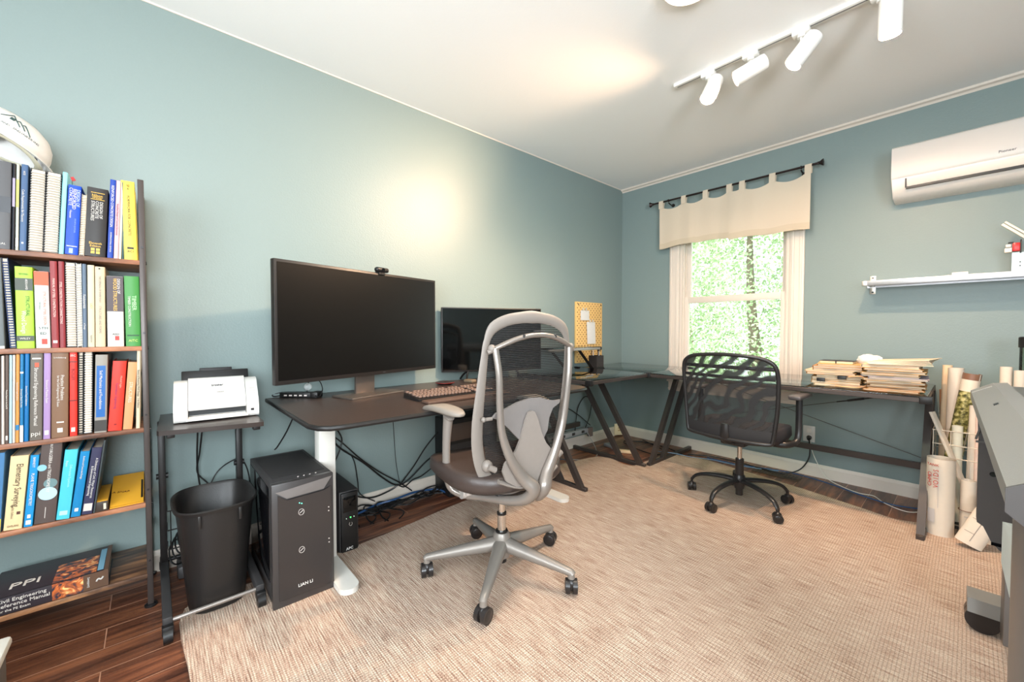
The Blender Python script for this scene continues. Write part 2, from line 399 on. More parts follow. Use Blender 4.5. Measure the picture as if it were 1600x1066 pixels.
# ================================================================== BOOKCASE
SX = 0.30          # front plane of the shelves
SHZ = [0.135, 0.412, 0.702, 1.015, 1.340]
SY0, SY1 = -4.32, -3.664
t = thing('bookshelf', 'open bookcase with brown wooden shelves between dark metal posts, left of the scanner cart', 'bookcase', (0.15, -3.99, 0))
for y in (-3.656, -4.33):
    for x in (0.022, 0.29):
        m = MB(); m.b2((x - 0.014, y - 0.009, 0.012), (x + 0.014, y + 0.009, 1.645), 0.002); build(m, 'post', GRAPH, t, True)
        m = MB(); m.lathe([(0.0, 0), (0.02, 0), (0.02, 0.007), (0.008, 0.013), (0, 0.013)], (x, y, 0), 16); build(m, 'foot', BLACK, t, True)
for i, z in enumerate(SHZ):
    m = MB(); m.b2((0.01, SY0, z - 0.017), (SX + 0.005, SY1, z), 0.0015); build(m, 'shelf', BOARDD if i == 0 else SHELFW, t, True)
for y in (-3.656, -4.33):
    for z in (0.9, 0.25):
        m = MB(); m.b2((0.03, y - 0.004, z), (0.28, y + 0.004, z + 0.018)); build(m, 'side_bar', GRAPH, t, True)
    m = MB()
    for z in SHZ: m.cyl((0.29, y - 0.011, z - 0.008), (0.29, y + 0.012, z - 0.008), 0.006, seg=10); m.cyl((0.304, y, z + 0.05), (0.307, y, z + 0.05), 0.004, seg=10)
    build(m, 'bolts', BLACKM, t, True)

def cmat(c, rough=0.4):
    return mat('book_cover_%d_%d_%d' % c, tuple(int(v * (0.90 if min(c) > 150 else 0.94)) for v in c), rough, vary=0.015, spec=0.3)
def make_book(y0, ytop, th, h, zb, color, label, depth=0.2, inset=0.0, bands=(), texts=(), style='case', ring=(196, 192, 186), cat='book'):
    """upright book on a shelf; spine faces the room (+x)"""
    a = math.asin(max(-0.3, min(0.3, (ytop - y0) / h)))
    piv = th * math.sin(a) if a > 0 else 0
    M_ = Matrix.Translation((SX - inset, y0, zb + max(0, piv) + 0.0004)) @ Matrix.Rotation(-a, 4, 'X')
    o = thing({'coil': 'coil_bound_book', 'thin': 'book'}.get(style, 'book'), label, cat, mtx=M_)
    cv = cmat(color); g = 0.0004; th -= 2 * g
    if style == 'coil':
        m = MB(); m.b2((-depth, g, 0), (-0.008, g + 0.0015, h)); m.b2((-depth, g + th - 0.0015, 0), (-0.008, g + th, h)); build(m, 'cover', cv, o)
        m = MB(); m.b2((-depth + 0.003, g + 0.002, 0.003), (-0.010, g + th - 0.002, h - 0.003)); build(m, 'pages', PAGE, o)
        m = MB(); m.b2((-0.012, g + 0.001, 0.001), (-0.0105, g + th - 0.001, h - 0.001)); build(m, 'binding_strip', BLACK, o)
        m = MB(); r = th * 0.47; n = int(h / 0.0088)
        for i in range(n):
            z = 0.006 + i * (h - 0.012) / n
            m.tube([(-0.010 + math.cos(q) * min(r, 0.016) * 0.9 - 0.002, g + th / 2 + math.sin(q) * r, z) for q in [math.radians(d) for d in range(-100, 101, 25)]], 0.0019, seg=6)
        build(m, 'binding_rings', mat('ring_%d_%d_%d' % ring, ring, 0.35), o)
    else:
        bt = 0.0022 if th > 0.014 else 0.0009
        m = MB(); rd = min(0.004, th * 0.3)
        sp = [(0, g + rd), (-0.0012, g + 0.0008), (-rd, g), (-depth, g), (-depth, g + bt), (-0.006, g + bt), (-0.006, g + th - bt), (-depth, g + th - bt), (-depth, g + th), (-rd, g + th), (-0.0012, g + th - 0.0008), (0, g + th - rd)]
        m.prism([(x, y, 0) for x, y in sp], (0, 0, h)); build(m, 'cover', cv, o, angle=50)
        m = MB(); m.b2((-depth + 0.004, g + bt, 0.003), (-0.006, g + th - bt, h - 0.0035)); build(m, 'pages', PAGE, o)
    for b in bands:
        f0, f1, c = b[:3]; s0, s1 = (b[3], b[4]) if len(b) > 3 else (0, 1)
        m = MB(); m.b2((-0.001, g + th * s0 + 0.0003, h * f0), (0.0005, g + th * s1 - 0.0003, h * f1)); build(m, 'colour_band', cmat(c), o)
    for tx in texts:
        s_, fc, fl, c, yo, sz = tx[:6]; horiz = len(tx) > 6
        if horiz: text(s_, (0.0008, th * yo, h * fc), (0, 1, 0), (0, 0, 1), sz, cmat(c, 0.5), o, maxw=fl * th)
        else: text(s_, (0.0008, th * yo, h * fc), (0, 0, -1), (0, 1, 0), sz, cmat(c, 0.5), o, maxw=fl * h)
    return o
Wt = (216, 212, 205); Gd = (222, 178, 70); Bk = (30, 28, 28); Rd = (200, 40, 34); Gy = (120, 118, 116)
S1Z, S2Z, S3Z, S4Z = SHZ[4], SHZ[3], SHZ[2], SHZ[1]
# top shelf
make_book(-4.050, -4.040, 0.073, 0.285, S1Z, (84, 84, 86), 'thick dark grey binder at the left end of the top shelf', bands=[(0.78, 0.93, (225, 225, 225), 0.0, 0.62), (0.42, 0.6, (70, 72, 76))], texts=[('STRUCTURAL', 0.06, 0.8, Wt, 0.5, 0.009, 'h')])
make_book(-3.975, -3.966, 0.007, 0.284, S1Z, (22, 24, 32), 'very thin black booklet right of the grey binder on the top shelf', bands=[(0.5, 0.83, (150, 140, 160))])
make_book(-3.967, -3.958, 0.007, 0.284, S1Z, (186, 190, 178), 'thin pale booklet with a yellow-green strip on the top shelf', bands=[(0.5, 0.82, (196, 202, 96)), (0.04, 0.14, (232, 226, 210))])
make_book(-3.959, -3.948, 0.016, 0.286, S1Z, (62, 88, 122), 'slate blue thin softcover with white lettering on the top shelf', texts=[('Code Requirements for Masonry', 0.52, 0.5, Wt, 0.4, 0.008), ('ASCE', 0.9, 0.2, Wt, 0.5, 0.006)], bands=[(0.08, 0.1, (230, 232, 236), 0.3, 0.6)])
make_book(-3.941, -3.928, 0.034, 0.280, S1Z, (34, 28, 32), 'black manual with thick white coil, directly beneath the hat brim', style='coil')
make_book(-3.906, -3.892, 0.034, 0.279, S1Z, (36, 30, 36), 'black manual with thick white coil, touching the pale cyan book', style='coil')
make_book(-3.871, -3.855, 0.0125, 0.284, S1Z, (138, 208, 214), 'pale cyan slim book on the top shelf')
make_book(-3.857, -3.843, 0.033, 0.243, S1Z, (18, 66, 176), 'bright blue reinforced concrete textbook on the top shelf', texts=[('DESIGN OF', 0.82, 0.3, (200, 214, 238), 0.80, 0.012), ('REINFORCED', 0.80, 0.32, Wt, 0.52, 0.012), ('CONCRETE', 0.83, 0.3, Wt, 0.24, 0.012), ('Hassoun', 0.58, 0.2, Wt, 0.3, 0.008), ('FOURTH EDITION', 0.42, 0.4, (130, 160, 220), 0.66, 0.006)], bands=[(0.115, 0.125, Wt, 0.1, 0.9), (0.02, 0.09, (150, 180, 230), 0.3, 0.6)])
make_book(-3.823, -3.811, 0.013, 0.220, S1Z, (214, 196, 170), 'short tan ring-bound booklet between the blue and black books on the top shelf', style='coil', ring=(224, 200, 170))
make_book(-3.809, -3.797, 0.054, 0.246, S1Z, (42, 38, 36), 'thick black concrete structures textbook with gold print on the top shelf', texts=[('Nilson', 0.885, 0.5, Gd, 0.5, 0.013, 'h'), ('Winter', 0.855, 0.5, Gd, 0.5, 0.010, 'h'), ('DESIGN OF', 0.68, 0.3, Wt, 0.70, 0.012), ('CONCRETE', 0.68, 0.3, Wt, 0.50, 0.012), ('STRUCTURES', 0.66, 0.36, Wt, 0.30, 0.012), ('Eleventh', 0.19, 0.6, Gd, 0.5, 0.011, 'h'), ('Edition', 0.15, 0.5, Gd, 0.5, 0.011, 'h')], bands=[(0.925, 0.932, Gd, 0.18, 0.85), (0.828, 0.835, Gd, 0.18, 0.85), (0.04, 0.075, Gd, 0.28, 0.47), (0.085, 0.12, Gd, 0.28, 0.47), (0.04, 0.075, Gd, 0.53, 0.72), (0.085, 0.12, Gd, 0.53, 0.72)])
make_book(-3.752, -3.738, 0.017, 0.287, S1Z, (26, 60, 148), 'royal blue tall softcover with white title next to the thick black textbook', texts=[('REINFORCED CONCRETE DESIGN', 0.66, 0.56, Wt, 0.5, 0.010), ('INTERNATIONAL EDITION', 0.2, 0.28, Wt, 0.5, 0.006)])
make_book(-3.735, -3.722, 0.0135, 0.286, S1Z, (226, 172, 178), 'pink slim softcover on the top shelf', texts=[('Simplified Design of Concrete Structures', 0.5, 0.5, (110, 60, 70), 0.5, 0.007)])
make_book(-3.7215, -3.709, 0.008, 0.284, S1Z, (226, 218, 190), 'thin cream booklet between the pink and yellow books')
make_book(-3.7115, -3.7065, 0.004, 0.270, S1Z, (70, 100, 104), 'very thin dark teal leaflet beside the yellow book on the top shelf')
make_book(-3.7065, -3.7105, 0.038, 0.291, S1Z, (236, 204, 76), 'tall yellow formwork manual at the right end of the top shelf', texts=[('SP-4', 0.925, 0.4, Bk, 0.5, 0.011), ('FORMWORK FOR CONCRETE', 0.56, 0.52, Bk, 0.5, 0.011), ('aci', 0.11, 0.6, Bk, 0.5, 0.017, 'h')], bands=[(0.135, 0.16, Bk, 0.25, 0.75)])
# second shelf
make_book(-4.050, -4.052, 0.055, 0.296, S2Z, (96, 104, 106), 'grey ring binder at the left end of the second shelf', bands=[(0.0, 0.03, (200, 205, 195)), (0.45, 0.9, (120, 150, 150), 0.3, 0.8)])
make_book(-3.986, -3.998, 0.014, 0.298, S2Z, (28, 44, 84), 'navy comb-bound manual leaning left on the second shelf', style='coil', ring=(40, 60, 104))
make_book(-3.971, -3.9705, 0.040, 0.272, S2Z, (150, 196, 56), 'lime green structural wood design textbook on the second shelf', bands=[(0.71, 0.86, (62, 70, 58)), (0.09, 0.155, (62, 70, 58))], texts=[('ABDELHAMID', 0.785, 0.13, Wt, 0.65, 0.007), ('STRUCTURAL', 0.52, 0.34, (60, 92, 40), 0.68, 0.011), ('Wood Design', 0.32, 0.28, Wt, 0.45, 0.015), ('WILEY', 0.12, 0.6, Wt, 0.5, 0.009, 'h'), ('SECOND', 0.91, 0.5, (90, 120, 50), 0.5, 0.008, 'h')])
make_book(-3.929, -3.929, 0.034, 0.260, S2Z, (206, 203, 198), 'white textbook with an orange-red top on the second shelf', bands=[(0.82, 0.998, (232, 80, 40)), (0.05, 0.12, (214, 60, 44), 0.4, 0.8)], texts=[('STRUCTURAL STEEL DESIGN', 0.52, 0.5, (196, 120, 90), 0.68, 0.009), ('Fifth Edition', 0.55, 0.34, (120, 150, 130), 0.36, 0.006), ('5TH', 0.26, 0.7, (60, 90, 80), 0.55, 0.012, 'h'), ('ED', 0.19, 0.7, (60, 90, 80), 0.55, 0.012, 'h')])
make_book(-3.8935, -3.893, 0.0185, 0.298, S2Z, (132, 44, 46), 'dark red steel manual with a white oval at its foot', texts=[('MANUAL OF STEEL CONSTRUCTION', 0.58, 0.72, (232, 200, 190), 0.5, 0.008)], bands=[(0.055, 0.085, Wt, 0.2, 0.8)])
make_book(-3.8745, -3.873, 0.0145, 0.299, S2Z, (128, 46, 50), 'narrower dark red volume between the oval-marked one and the white coil', texts=[('STEEL CONSTRUCTION CONNECTIONS', 0.52, 0.8, (232, 200, 190), 0.4, 0.008)])
make_book(-3.859, -3.857, 0.0255, 0.300, S2Z, (48, 40, 40), 'black-covered manual with broad white coil on the second shelf', style='coil')
make_book(-3.833, -3.831, 0.0135, 0.298, S2Z, (206, 204, 198), 'light grey comb-bound report on the second shelf', style='coil', ring=(196, 190, 182))
make_book(-3.819, -3.816, 0.0115, 0.296, S2Z, (86, 102, 120), 'slate grey slim book with white script on the second shelf', texts=[('Fundamentals', 0.55, 0.4, Wt, 0.5, 0.009), ('of Design', 0.25, 0.3, Wt, 0.5, 0.006)])
make_book(-3.807, -3.803, 0.0185, 0.294, S2Z, (200, 190, 160), 'plain cream paperback with faint orange print on the second shelf', texts=[('LADY', 0.5, 0.2, (224, 150, 90), 0.55, 0.008), ('NORTON', 0.1, 0.12, Gy, 0.5, 0.006)])
make_book(-3.788, -3.784, 0.0265, 0.290, S2Z, (208, 186, 152), 'peach cream hardback with a black dot on the second shelf', texts=[('THE DESIGN OF EVERYDAY', 0.72, 0.4, Gy, 0.5, 0.008), ('STRUCTURES AND FORMS', 0.34, 0.34, Gy, 0.5, 0.009)], bands=[(0.965, 0.985, Bk, 0.35, 0.55)])
make_book(-3.757, -3.755, 0.045, 0.259, S2Z, (204, 200, 192), 'wood structures textbook, dark above and white below', bands=[(0.5, 0.998, (70, 58, 60)), (0.09, 0.15, (206, 54, 44), 0.45, 0.72)], texts=[('DESIGN OF', 0.86, 0.24, Wt, 0.72, 0.011), ('WOOD STRUCTURES', 0.74, 0.46, Gd, 0.5, 0.014), ('ASD', 0.175, 0.5, Bk, 0.52, 0.010, 'h')])
make_book(-3.708, -3.709, 0.043, 0.263, S2Z, (62, 130, 60), 'green timber construction manual at the right end of the second shelf', texts=[('TIMBER', 0.62, 0.36, (190, 226, 180), 0.62, 0.017), ('TIMBER CONSTRUCTION', 0.5, 0.6, Wt, 0.3, 0.010), ('AITC', 0.08, 0.6, (200, 220, 120), 0.5, 0.012, 'h')], bands=[(0.145, 0.165, (30, 74, 40), 0.1, 0.9)])
# third shelf
spec = [(-4.030, -4.026, .0125, .290, (176, 172, 166), 'light grey thin spine at the far left of the third shelf', ()),
        (-4.017, -4.012, .0065, .290, (108, 92, 84), 'thin taupe booklet near the left end of the third shelf', ()),
        (-4.010, -4.004, .0068, .290, (204, 198, 190), 'thin white booklet left of the dark taupe one on the third shelf', ()),
        (-4.003, -3.996, .0086, .292, (88, 74, 68), 'narrow dark taupe book with a white emblem at its foot on the third shelf', ((('Practice Exams for the Civil PE', .5, .55, Wt, .5, .005)),)),
        (-3.994, -3.987, .0065, .292, (170, 200, 214), 'pale blue thin booklet on the third shelf', ()),
        (-3.987, -3.980, .0062, .292, (204, 198, 190), 'thin white booklet right of the pale blue one on the third shelf', ()),
        (-3.9805, -3.973, .0085, .294, (200, 138, 74), 'narrow orange-tan book with a blue block on the third shelf', ((('Geotechnical Depth Problems', .58, .5, Wt, .5, .005)),)),
        (-3.9715, -3.964, .0085, .294, (36, 112, 160), 'narrow blue book with a white foot on the third shelf', ((('Structural Depth Practice', .5, .5, Wt, .5, .006)),)),
        (-3.9625, -3.954, .0110, .295, (22, 100, 158), 'slightly wider blue book beside the grey-brown manual on the third shelf', ((('Structural Depth Reference', .52, .7, Wt, .5, .006)),))]
for y0, y1, th, h, c, lb, tx in spec:
    b = ()
    if 'orange-tan' in lb: b = [(0.14, 0.2, (36, 112, 160))]
    if 'white foot' in lb: b = [(0.0, 0.19, (226, 220, 212)), (0.78, 0.8, Wt)]
    if 'emblem' in lb: b = [(0.04, 0.09, Wt, .2, .8)]
    make_book(y0, y1, th, h, S3Z, c, lb, texts=tx, bands=b)
make_book(-3.9505, -3.942, 0.0295, 0.296, S3Z, (96, 90, 82), 'grey-brown structural reference manual on the third shelf', texts=[('Structural Engineering Reference Manual', 0.5, 0.68, Wt, 0.48, 0.012), ('ppi', 0.075, 0.7, Wt, 0.5, 0.020, 'h')], bands=[(0.93, 0.945, Wt, 0.15, 0.85), (0.84, 0.89, (190, 80, 50), 0.35, 0.7)])
make_book(-3.920, -3.912, 0.0175, 0.297, S3Z, (150, 124, 168), 'light purple book on the third shelf', texts=[('Structural Practice Exam', 0.55, 0.42, Wt, 0.5, 0.008)], bands=[(0.05, 0.1, Wt, 0.2, 0.8)])
make_book(-3.9015, -3.894, 0.0410, 0.299, S3Z, (116, 88, 66), 'wide brown practice problems book on the third shelf', texts=[('Practice Problems', 0.58, 0.4, Wt, 0.64, 0.012), ('for the Civil Engineering PE Exam', 0.54, 0.48, Wt, 0.40, 0.008), ('Lindeburg', 0.93, 0.7, Wt, 0.5, 0.008, 'h')], bands=[(0.17, 0.185, Wt, 0.3, 0.75), (0.06, 0.11, Wt, 0.35, 0.68)])
make_book(-3.858, -3.852, 0.0190, 0.302, S3Z, (212, 48, 38), 'red building code volume with black bars on the third shelf', texts=[('BOILER', 0.72, 0.3, (120, 24, 24), 0.5, 0.013), ('IBC', 0.94, 0.7, Wt, 0.5, 0.010, 'h')], bands=[(0.862, 0.872, Bk), (0.41, 0.42, Bk), (0.05, 0.1, (232, 200, 190), 0.2, 0.75)])
make_book(-3.8375, -3.831, 0.0125, 0.296, S3Z, (26, 24, 24), 'narrow book with black coil right of the red volume on the third shelf', style='coil', ring=(40, 38, 38))
make_book(-3.8235, -3.816, 0.0205, 0.300, S3Z, (60, 54, 52), 'book with light grey coil on the third shelf', style='coil', ring=(206, 202, 198))
make_book(-3.7975, -3.789, 0.033, 0.284, S3Z, (140, 136, 128), 'grey soil mechanics textbook with a blue panel on the third shelf', bands=[(0.2, 0.86, (34, 92, 158), 0.12, 0.85), (0.02, 0.16, (60, 58, 56))], texts=[('Soil Mechanics and Foundations', 0.55, 0.5, Wt, 0.48, 0.011)])
make_book(-3.7625, -3.744, 0.038, 0.258, S3Z, (208, 52, 38), 'wide bright red textbook leaning right on the third shelf', texts=[('Foundation Engineering', 0.5, 0.5, (120, 40, 90), 0.42, 0.010), ('Mitchell Ingles', 0.7, 0.3, (240, 160, 140), 0.7, 0.008)], bands=[(0.08, 0.1, (120, 20, 20), 0.4, 0.6)])
make_book(-3.7225, -3.703, 0.0265, 0.253, S3Z, (208, 142, 98), 'tan orange textbook with pale capitals leaning right on the third shelf', texts=[('STRUCTURES', 0.55, 0.6, (238, 210, 190), 0.5, 0.013)])
make_book(-3.6865, -3.678, 0.0125, 0.300, S3Z, (206, 192, 164), 'thin cream paperback standing against the right post on the third shelf', texts=[('Basics of Retaining Wall Design  11th Edition', 0.5, 0.86, Bk, 0.5, 0.008)])
# fourth shelf
make_book(-4.048, -4.032, 0.030, 0.262, S4Z, (70, 116, 160), 'steel blue book with a yellow foot at the left of the fourth shelf', bands=[(0.0, 0.17, (226, 210, 60))], texts=[('SURVEYING DESIGN', 0.5, 0.4, Wt, 0.6, 0.008), ('HANDBOOK', 0.78, 0.2, Wt, 0.4, 0.008)])
make_book(-4.013, -3.992, 0.041, 0.244, S4Z, (214, 192, 148), 'cream elementary surveying textbook on the fourth shelf', texts=[('Elementary Surveying', 0.6, 0.58, (70, 52, 40), 0.56, 0.021), ('Twelfth Edition', 0.25, 0.2, (150, 130, 100), 0.4, 0.008), ('GHILANI', 0.05, 0.6, (150, 120, 90), 0.5, 0.009, 'h')], bands=[(0.2, 0.24, (90, 60, 50), 0.62, 0.84)])
make_book(-3.970, -3.949, 0.021, 0.240, S4Z, (28, 132, 190), 'blue plane trigonometry book on the fourth shelf', texts=[('PLANE TRIGONOMETRY', 0.52, 0.62, Wt, 0.5, 0.010), ('BARNETT', 0.9, 0.18, Wt, 0.5, 0.008)], bands=[(0.03, 0.09, Wt, 0.2, 0.8), (0.12, 0.17, Wt, 0.3, 0.7)])
ag = make_book(-3.947, -3.923, 0.050, 0.283, S4Z, (80, 70, 66), 'dark brown algebra and trigonometry textbook with pale blue circles', texts=[('BLITZER', 0.9, 0.14, (200, 196, 190), 0.5, 0.008), ('ALGEBRA and TRIGONOMETRY', 0.62, 0.5, Wt, 0.5, 0.011)], bands=[(0.06, 0.19, Wt, 0.46, 0.5)])
for yy, zz, r, c in ((0.026, 0.100, 0.022, (176, 214, 226)), (0.007, 0.19, 0.011, (130, 180, 200)), (0.03, 0.135, 0.016, (104, 132, 136))):
    m = MB(); m.cyl((0.0002, yy, zz), (0.0007 + r * 0.01, yy, zz), r if yy + r < 0.05 else 0.05 - yy, seg=28); build(m, 'printed_circle', cmat(c), ag)
make_book(-3.8965, -3.870, 0.033, 0.242, S4Z, (72, 180, 200), 'wide turquoise textbook leaning right on the fourth shelf', texts=[('Differential Equations', 0.62, 0.4, (150, 220, 228), 0.62, 0.009), ('Boyce', 0.8, 0.2, (190, 232, 236), 0.3, 0.008)], bands=[(0.06, 0.12, (170, 216, 214), 0.2, 0.8)])
make_book(-3.862, -3.833, 0.0250, 0.230, S4Z, (20, 120, 172), 'medium blue textbook with a white tree emblem on the fourth shelf', texts=[('Reinforced Concrete Design', 0.75, 0.36, Wt, 0.5, 0.007)], bands=[(0.08, 0.13, Wt, 0.3, 0.7)])
make_book(-3.8355, -3.804, 0.028, 0.238, S4Z, (50, 50, 76), 'dark navy civil engineering history book with white patch on the fourth shelf', texts=[('A Dictionary of Civil, Water Resources', 0.54, 0.6, Wt, 0.66, 0.009), ('& Environmental Engineering', 0.5, 0.46, Wt, 0.36, 0.009)], bands=[(0.05, 0.16, (206, 200, 196), 0.1, 0.9)])
make_book(-3.8065, -3.773, 0.0055, 0.262, S4Z, (64, 72, 74), 'thin dark grey cover leaning at the right end of the fourth shelf row')
# yellow paperbacks lying by the right post of the fourth shelf
YB = cmat((236, 172, 52))
o = thing('book', 'upper yellow paperback lying tilted on the fourth shelf by the right post', 'book', mtx=Matrix.Translation((0.17, -3.718, S4Z + 0.012)) @ Matrix.Rotation(math.radians(13), 4, 'Y'))
m = MB(); m.b2((-0.12, -0.045, 0.019), (0.12, 0.048, 0.021)); m.b2((-0.12, -0.045, 0), (0.12, 0.048, 0.002)); m.b2((0.118, -0.045, 0), (0.12, 0.048, 0.021)); build(m, 'cover', YB, o)
m = MB(); m.b2((-0.118, -0.044, 0.002), (0.118, 0.047, 0.019)); build(m, 'pages', PAGE, o)
text('A SNAP', (0.02, -0.018, 0.0216), (0.25, 1, 0), (-1, 0.25, 0), 0.016, cmat((110, 70, 30)), o, maxw=0.05)
text('TAKE A STEP', (0.1205, -0.01, 0.010), (0, 1, 0), (0, 0, 1), 0.008, cmat((90, 60, 30)), o, maxw=0.05)
m = MB(); m.b2((-0.05, 0.040, 0.0212), (0.09, 0.046, 0.0222)); build(m, 'dark_edge', BLACK, o)
o = thing('book', 'smaller dark-edged yellow book squeezed between the thin grey cover and the tilted paperback', 'book', (0.18, -3.785, S4Z))
m = MB(); m.b2((-0.10, -0.018, 0), (0.115, 0.018, 0.0355), 0.001); build(m, 'cover', cmat((62, 54, 48)), o)
m = MB(); m.b2((-0.10, -0.0175, 0.0356), (0.113, 0.0175, 0.0368)); build(m, 'top_panel', YB, o)
m = MB(); m.b2((0.1151, 0.006, 0.006), (0.1158, 0.013, 0.028)); build(m, 'white_mark', cmat((220, 210, 190)), o)
# lying reference manual on the bottom shelf
o = thing('reference_book', 'huge civil engineering reference manual lying flat on the bottom shelf', 'book', (0.3, -3.91, SHZ[0]))
CV = cmat((52, 46, 52)); CB = cmat((96, 72, 56))
m = MB(); y0, y1, hh = -0.15, 0.140, 0.060
m.b2((-0.225, y0, hh - 0.003), (0, y1, hh), 0.001); m.b2((-0.225, y0, 0), (0, y1, 0.003), 0.001); m.b2((-0.004, y0, 0), (0, y1, hh), 0.001); build(m, 'cover', CV, o)
m = MB(); m.b2((-0.218, y0 + 0.004, 0.003), (-0.004, y1 - 0.004, hh - 0.003)); build(m, 'pages', PAGE, o)
m = MB(); m.b2((-0.001, 0.075, 0.001), (0.0006, y1 - 0.001, hh - 0.001)); m.b2((-0.225, 0.128, hh - 0.001), (0, y1 - 0.0005, hh + 0.0005)); build(m, 'brown_band', CB, o)
def ember_mat():
    mm, nt, N, L, b = nodes_mat('city_lights_print')
    tc = N.new('ShaderNodeTexCoord'); n = N.new('ShaderNodeTexNoise'); n.inputs['Scale'].default_value = 38; n.inputs['Detail'].default_value = 5; n.inputs['Distortion'].default_value = 1.2
    cr = N.new('ShaderNodeValToRGB'); e = cr.color_ramp.elements; e[0].position = 0.42; e[0].color = lin((46, 42, 52)); e[1].position = 0.72; e[1].color = lin((236, 196, 130)); x = e.new(0.56); x.color = lin((186, 96, 44))
    L.new(tc.outputs['Object'], n.inputs[0]); L.new(n.outputs['Fac'], cr.inputs[0]); L.new(cr.outputs[0], b.inputs['Base Color']); b.inputs['Roughness'].default_value = 0.3; return mm
EM = ember_mat()
m = MB(); m.b2((-0.001, 0.0, 0.002), (0.0005, 0.075, hh - 0.002)); m.b2((-0.15, 0.0, hh - 0.001), (-0.005, 0.108, hh + 0.0004)); build(m, 'printed_picture', EM, o)
m = MB(); m.b2((-0.20, 0.110, hh - 0.001), (-0.01, 0.126, hh + 0.0006)); build(m, 'blue_strip', cmat((120, 168, 190)), o)
text('Civil Engineering', (0.0008, -0.068, 0.046), (0, 1, 0), (0, 0, 1), 0.0165, cmat(Wt), o, maxw=0.125)
text('Reference Manual', (0.0008, -0.064, 0.030), (0, 1, 0), (0, 0, 1), 0.0165, cmat(Wt), o, maxw=0.13)
text('for the PE Exam', (0.0008, -0.085, 0.014), (0, 1, 0), (0, 0, 1), 0.011, cmat(Wt), o, maxw=0.085)
text('PPI', (-0.07, -0.07, hh + 0.0008), (0, 1, 0), (-1, 0, 0), 0.06, cmat(Wt), o, maxw=0.16)
text('Lindeburg', (0.0012, 0.087, 0.03), (0, 0, 1), (0, -1, 0), 0.009, cmat(Wt), o, maxw=0.045)
m = MB(); m.tube([(0.001, 0.108, 0.026), (0.001, 0.113, 0.034), (0.001, 0.120, 0.030), (0.001, 0.126, 0.038)], 0.0025, seg=6, sm=4); build(m, 'white_emblem', cmat(Wt), o)

o = thing('bookmark', 'tiny red tag sticking up from behind the bright blue textbook', 'bookmark', (0.2, -3.845, S1Z + 0.2))
m = MB(); m.box((0.0, 0.004, 0.09), (0.002, 0.012, 0.014), rot=(0.5, 0, 0)); build(m, 'tag', cmat((190, 50, 50)), o)
m = MB(); m.tube([(0, -0.005, 0), (0, -0.006, 0.045), (0, 0.002, 0.085)], 0.0008, seg=5); m.tube([(0, 0.006, 0), (0, 0.004, 0.045), (0, 0.002, 0.085)], 0.0008, seg=5); build(m, 'string', DGREY, o)
# hard hat tipped on the books
Mh = Matrix.Translation((0.19, -4.015, 1.725)) @ Matrix.Rotation(math.radians(-27), 4, 'X') @ Matrix.Rotation(math.radians(-10), 4, 'Y')
o = thing('hard_hat', 'white hard hat with a house roof logo, resting tipped on the top shelf books', 'hard hat', mtx=Mh)
prof = [(0.002, 0.098), (0.03, 0.096), (0.06, 0.086), (0.085, 0.068), (0.102, 0.043), (0.111, 0.015), (0.115, -0.012), (0.133, -0.022), (0.134, -0.026), (0.115, -0.020)]
inn = [(0.110, -0.014), (0.106, 0.013), (0.097, 0.041), (0.08, 0.064), (0.056, 0.081), (0.028, 0.091), (0.002, 0.093)]
m = MB(); m.lathe(prof + inn, seg=48, sy=1.16); build(m, 'shell', mat('hat_white', (204, 202, 198), 0.3), o, angle=60)
m = MB(); m.tube([(0.1 * math.cos(a), 0.116 * math.sin(a), -0.022 + 0.004 * math.sin(3 * a)) for a in [2 * PI * i / 36 for i in range(36)]], 0.011, seg=8, closed=True, flat=0.25, up=(0, 0, 1))
build(m, 'headband', mat('hat_suspension', (206, 200, 176), 0.6), o)
m = MB()
for a in (0.4, 1.97, 3.5, 5.1): m.tube([(0.1 * math.cos(a), 0.11 * math.sin(a), -0.02), (0.07 * math.cos(a), 0.08 * math.sin(a), 0.03), (0, 0, 0.055)], 0.009, seg=6, sm=5, flat=0.2, up=(math.cos(a), math.sin(a), 0.1))
build(m, 'strap', mat('grey_strap', (90, 88, 90), 0.8), o)
def hatp(a, z, off=0.0012):
    # point on the shell: angle a about the axis, height z
    for (r0, z0), (r1, z1) in zip(prof[:-1], prof[1:]):
        if z0 >= z >= z1:
            r = r0 + (r1 - r0) * (z0 - z) / (z0 - z1); break
    return Vector(((r + off) * math.cos(a), (r + off) * math.sin(a) * 1.16, z + off * 0.6))
ink = mat('dark_green_ink', (58, 84, 82), 0.6)
m = MB()
def hline(pts): m.tube([hatp(a, z) for a, z in pts], 0.0014, seg=5)
def seg_(a0, z0, a1, z1, n=6):
    a0, a1 = [b0 + (a - b0) * 1.25 for a in (a0, a1)]; z0, z1 = [0.046 + (z - 0.046) * 1.25 for z in (z0, z1)]
    hline([(a0 + (a1 - a0) * i / n, z0 + (z1 - z0) * i / n) for i in range(n + 1)])
b0 = 0.30
seg_(b0 - 0.26, 0.044, b0 - 0.12, 0.064); seg_(b0 - 0.12, 0.064, b0 + 0.06, 0.038)
seg_(b0 - 0.02, 0.052, b0 + 0.02, 0.056); seg_(b0 + 0.02, 0.056, b0 + 0.15, 0.036)
seg_(b0 + 0.09, 0.050, b0 + 0.12, 0.053); seg_(b0 + 0.12, 0.053, b0 + 0.26, 0.030)
for q in range(4): seg_(b0 - 0.125 + q * 0.02, 0.046, b0 - 0.125 + q * 0.02, 0.054)
build(m, 'roof_logo', ink, o)
word = 'CUMBERLAND ENGINEERING'
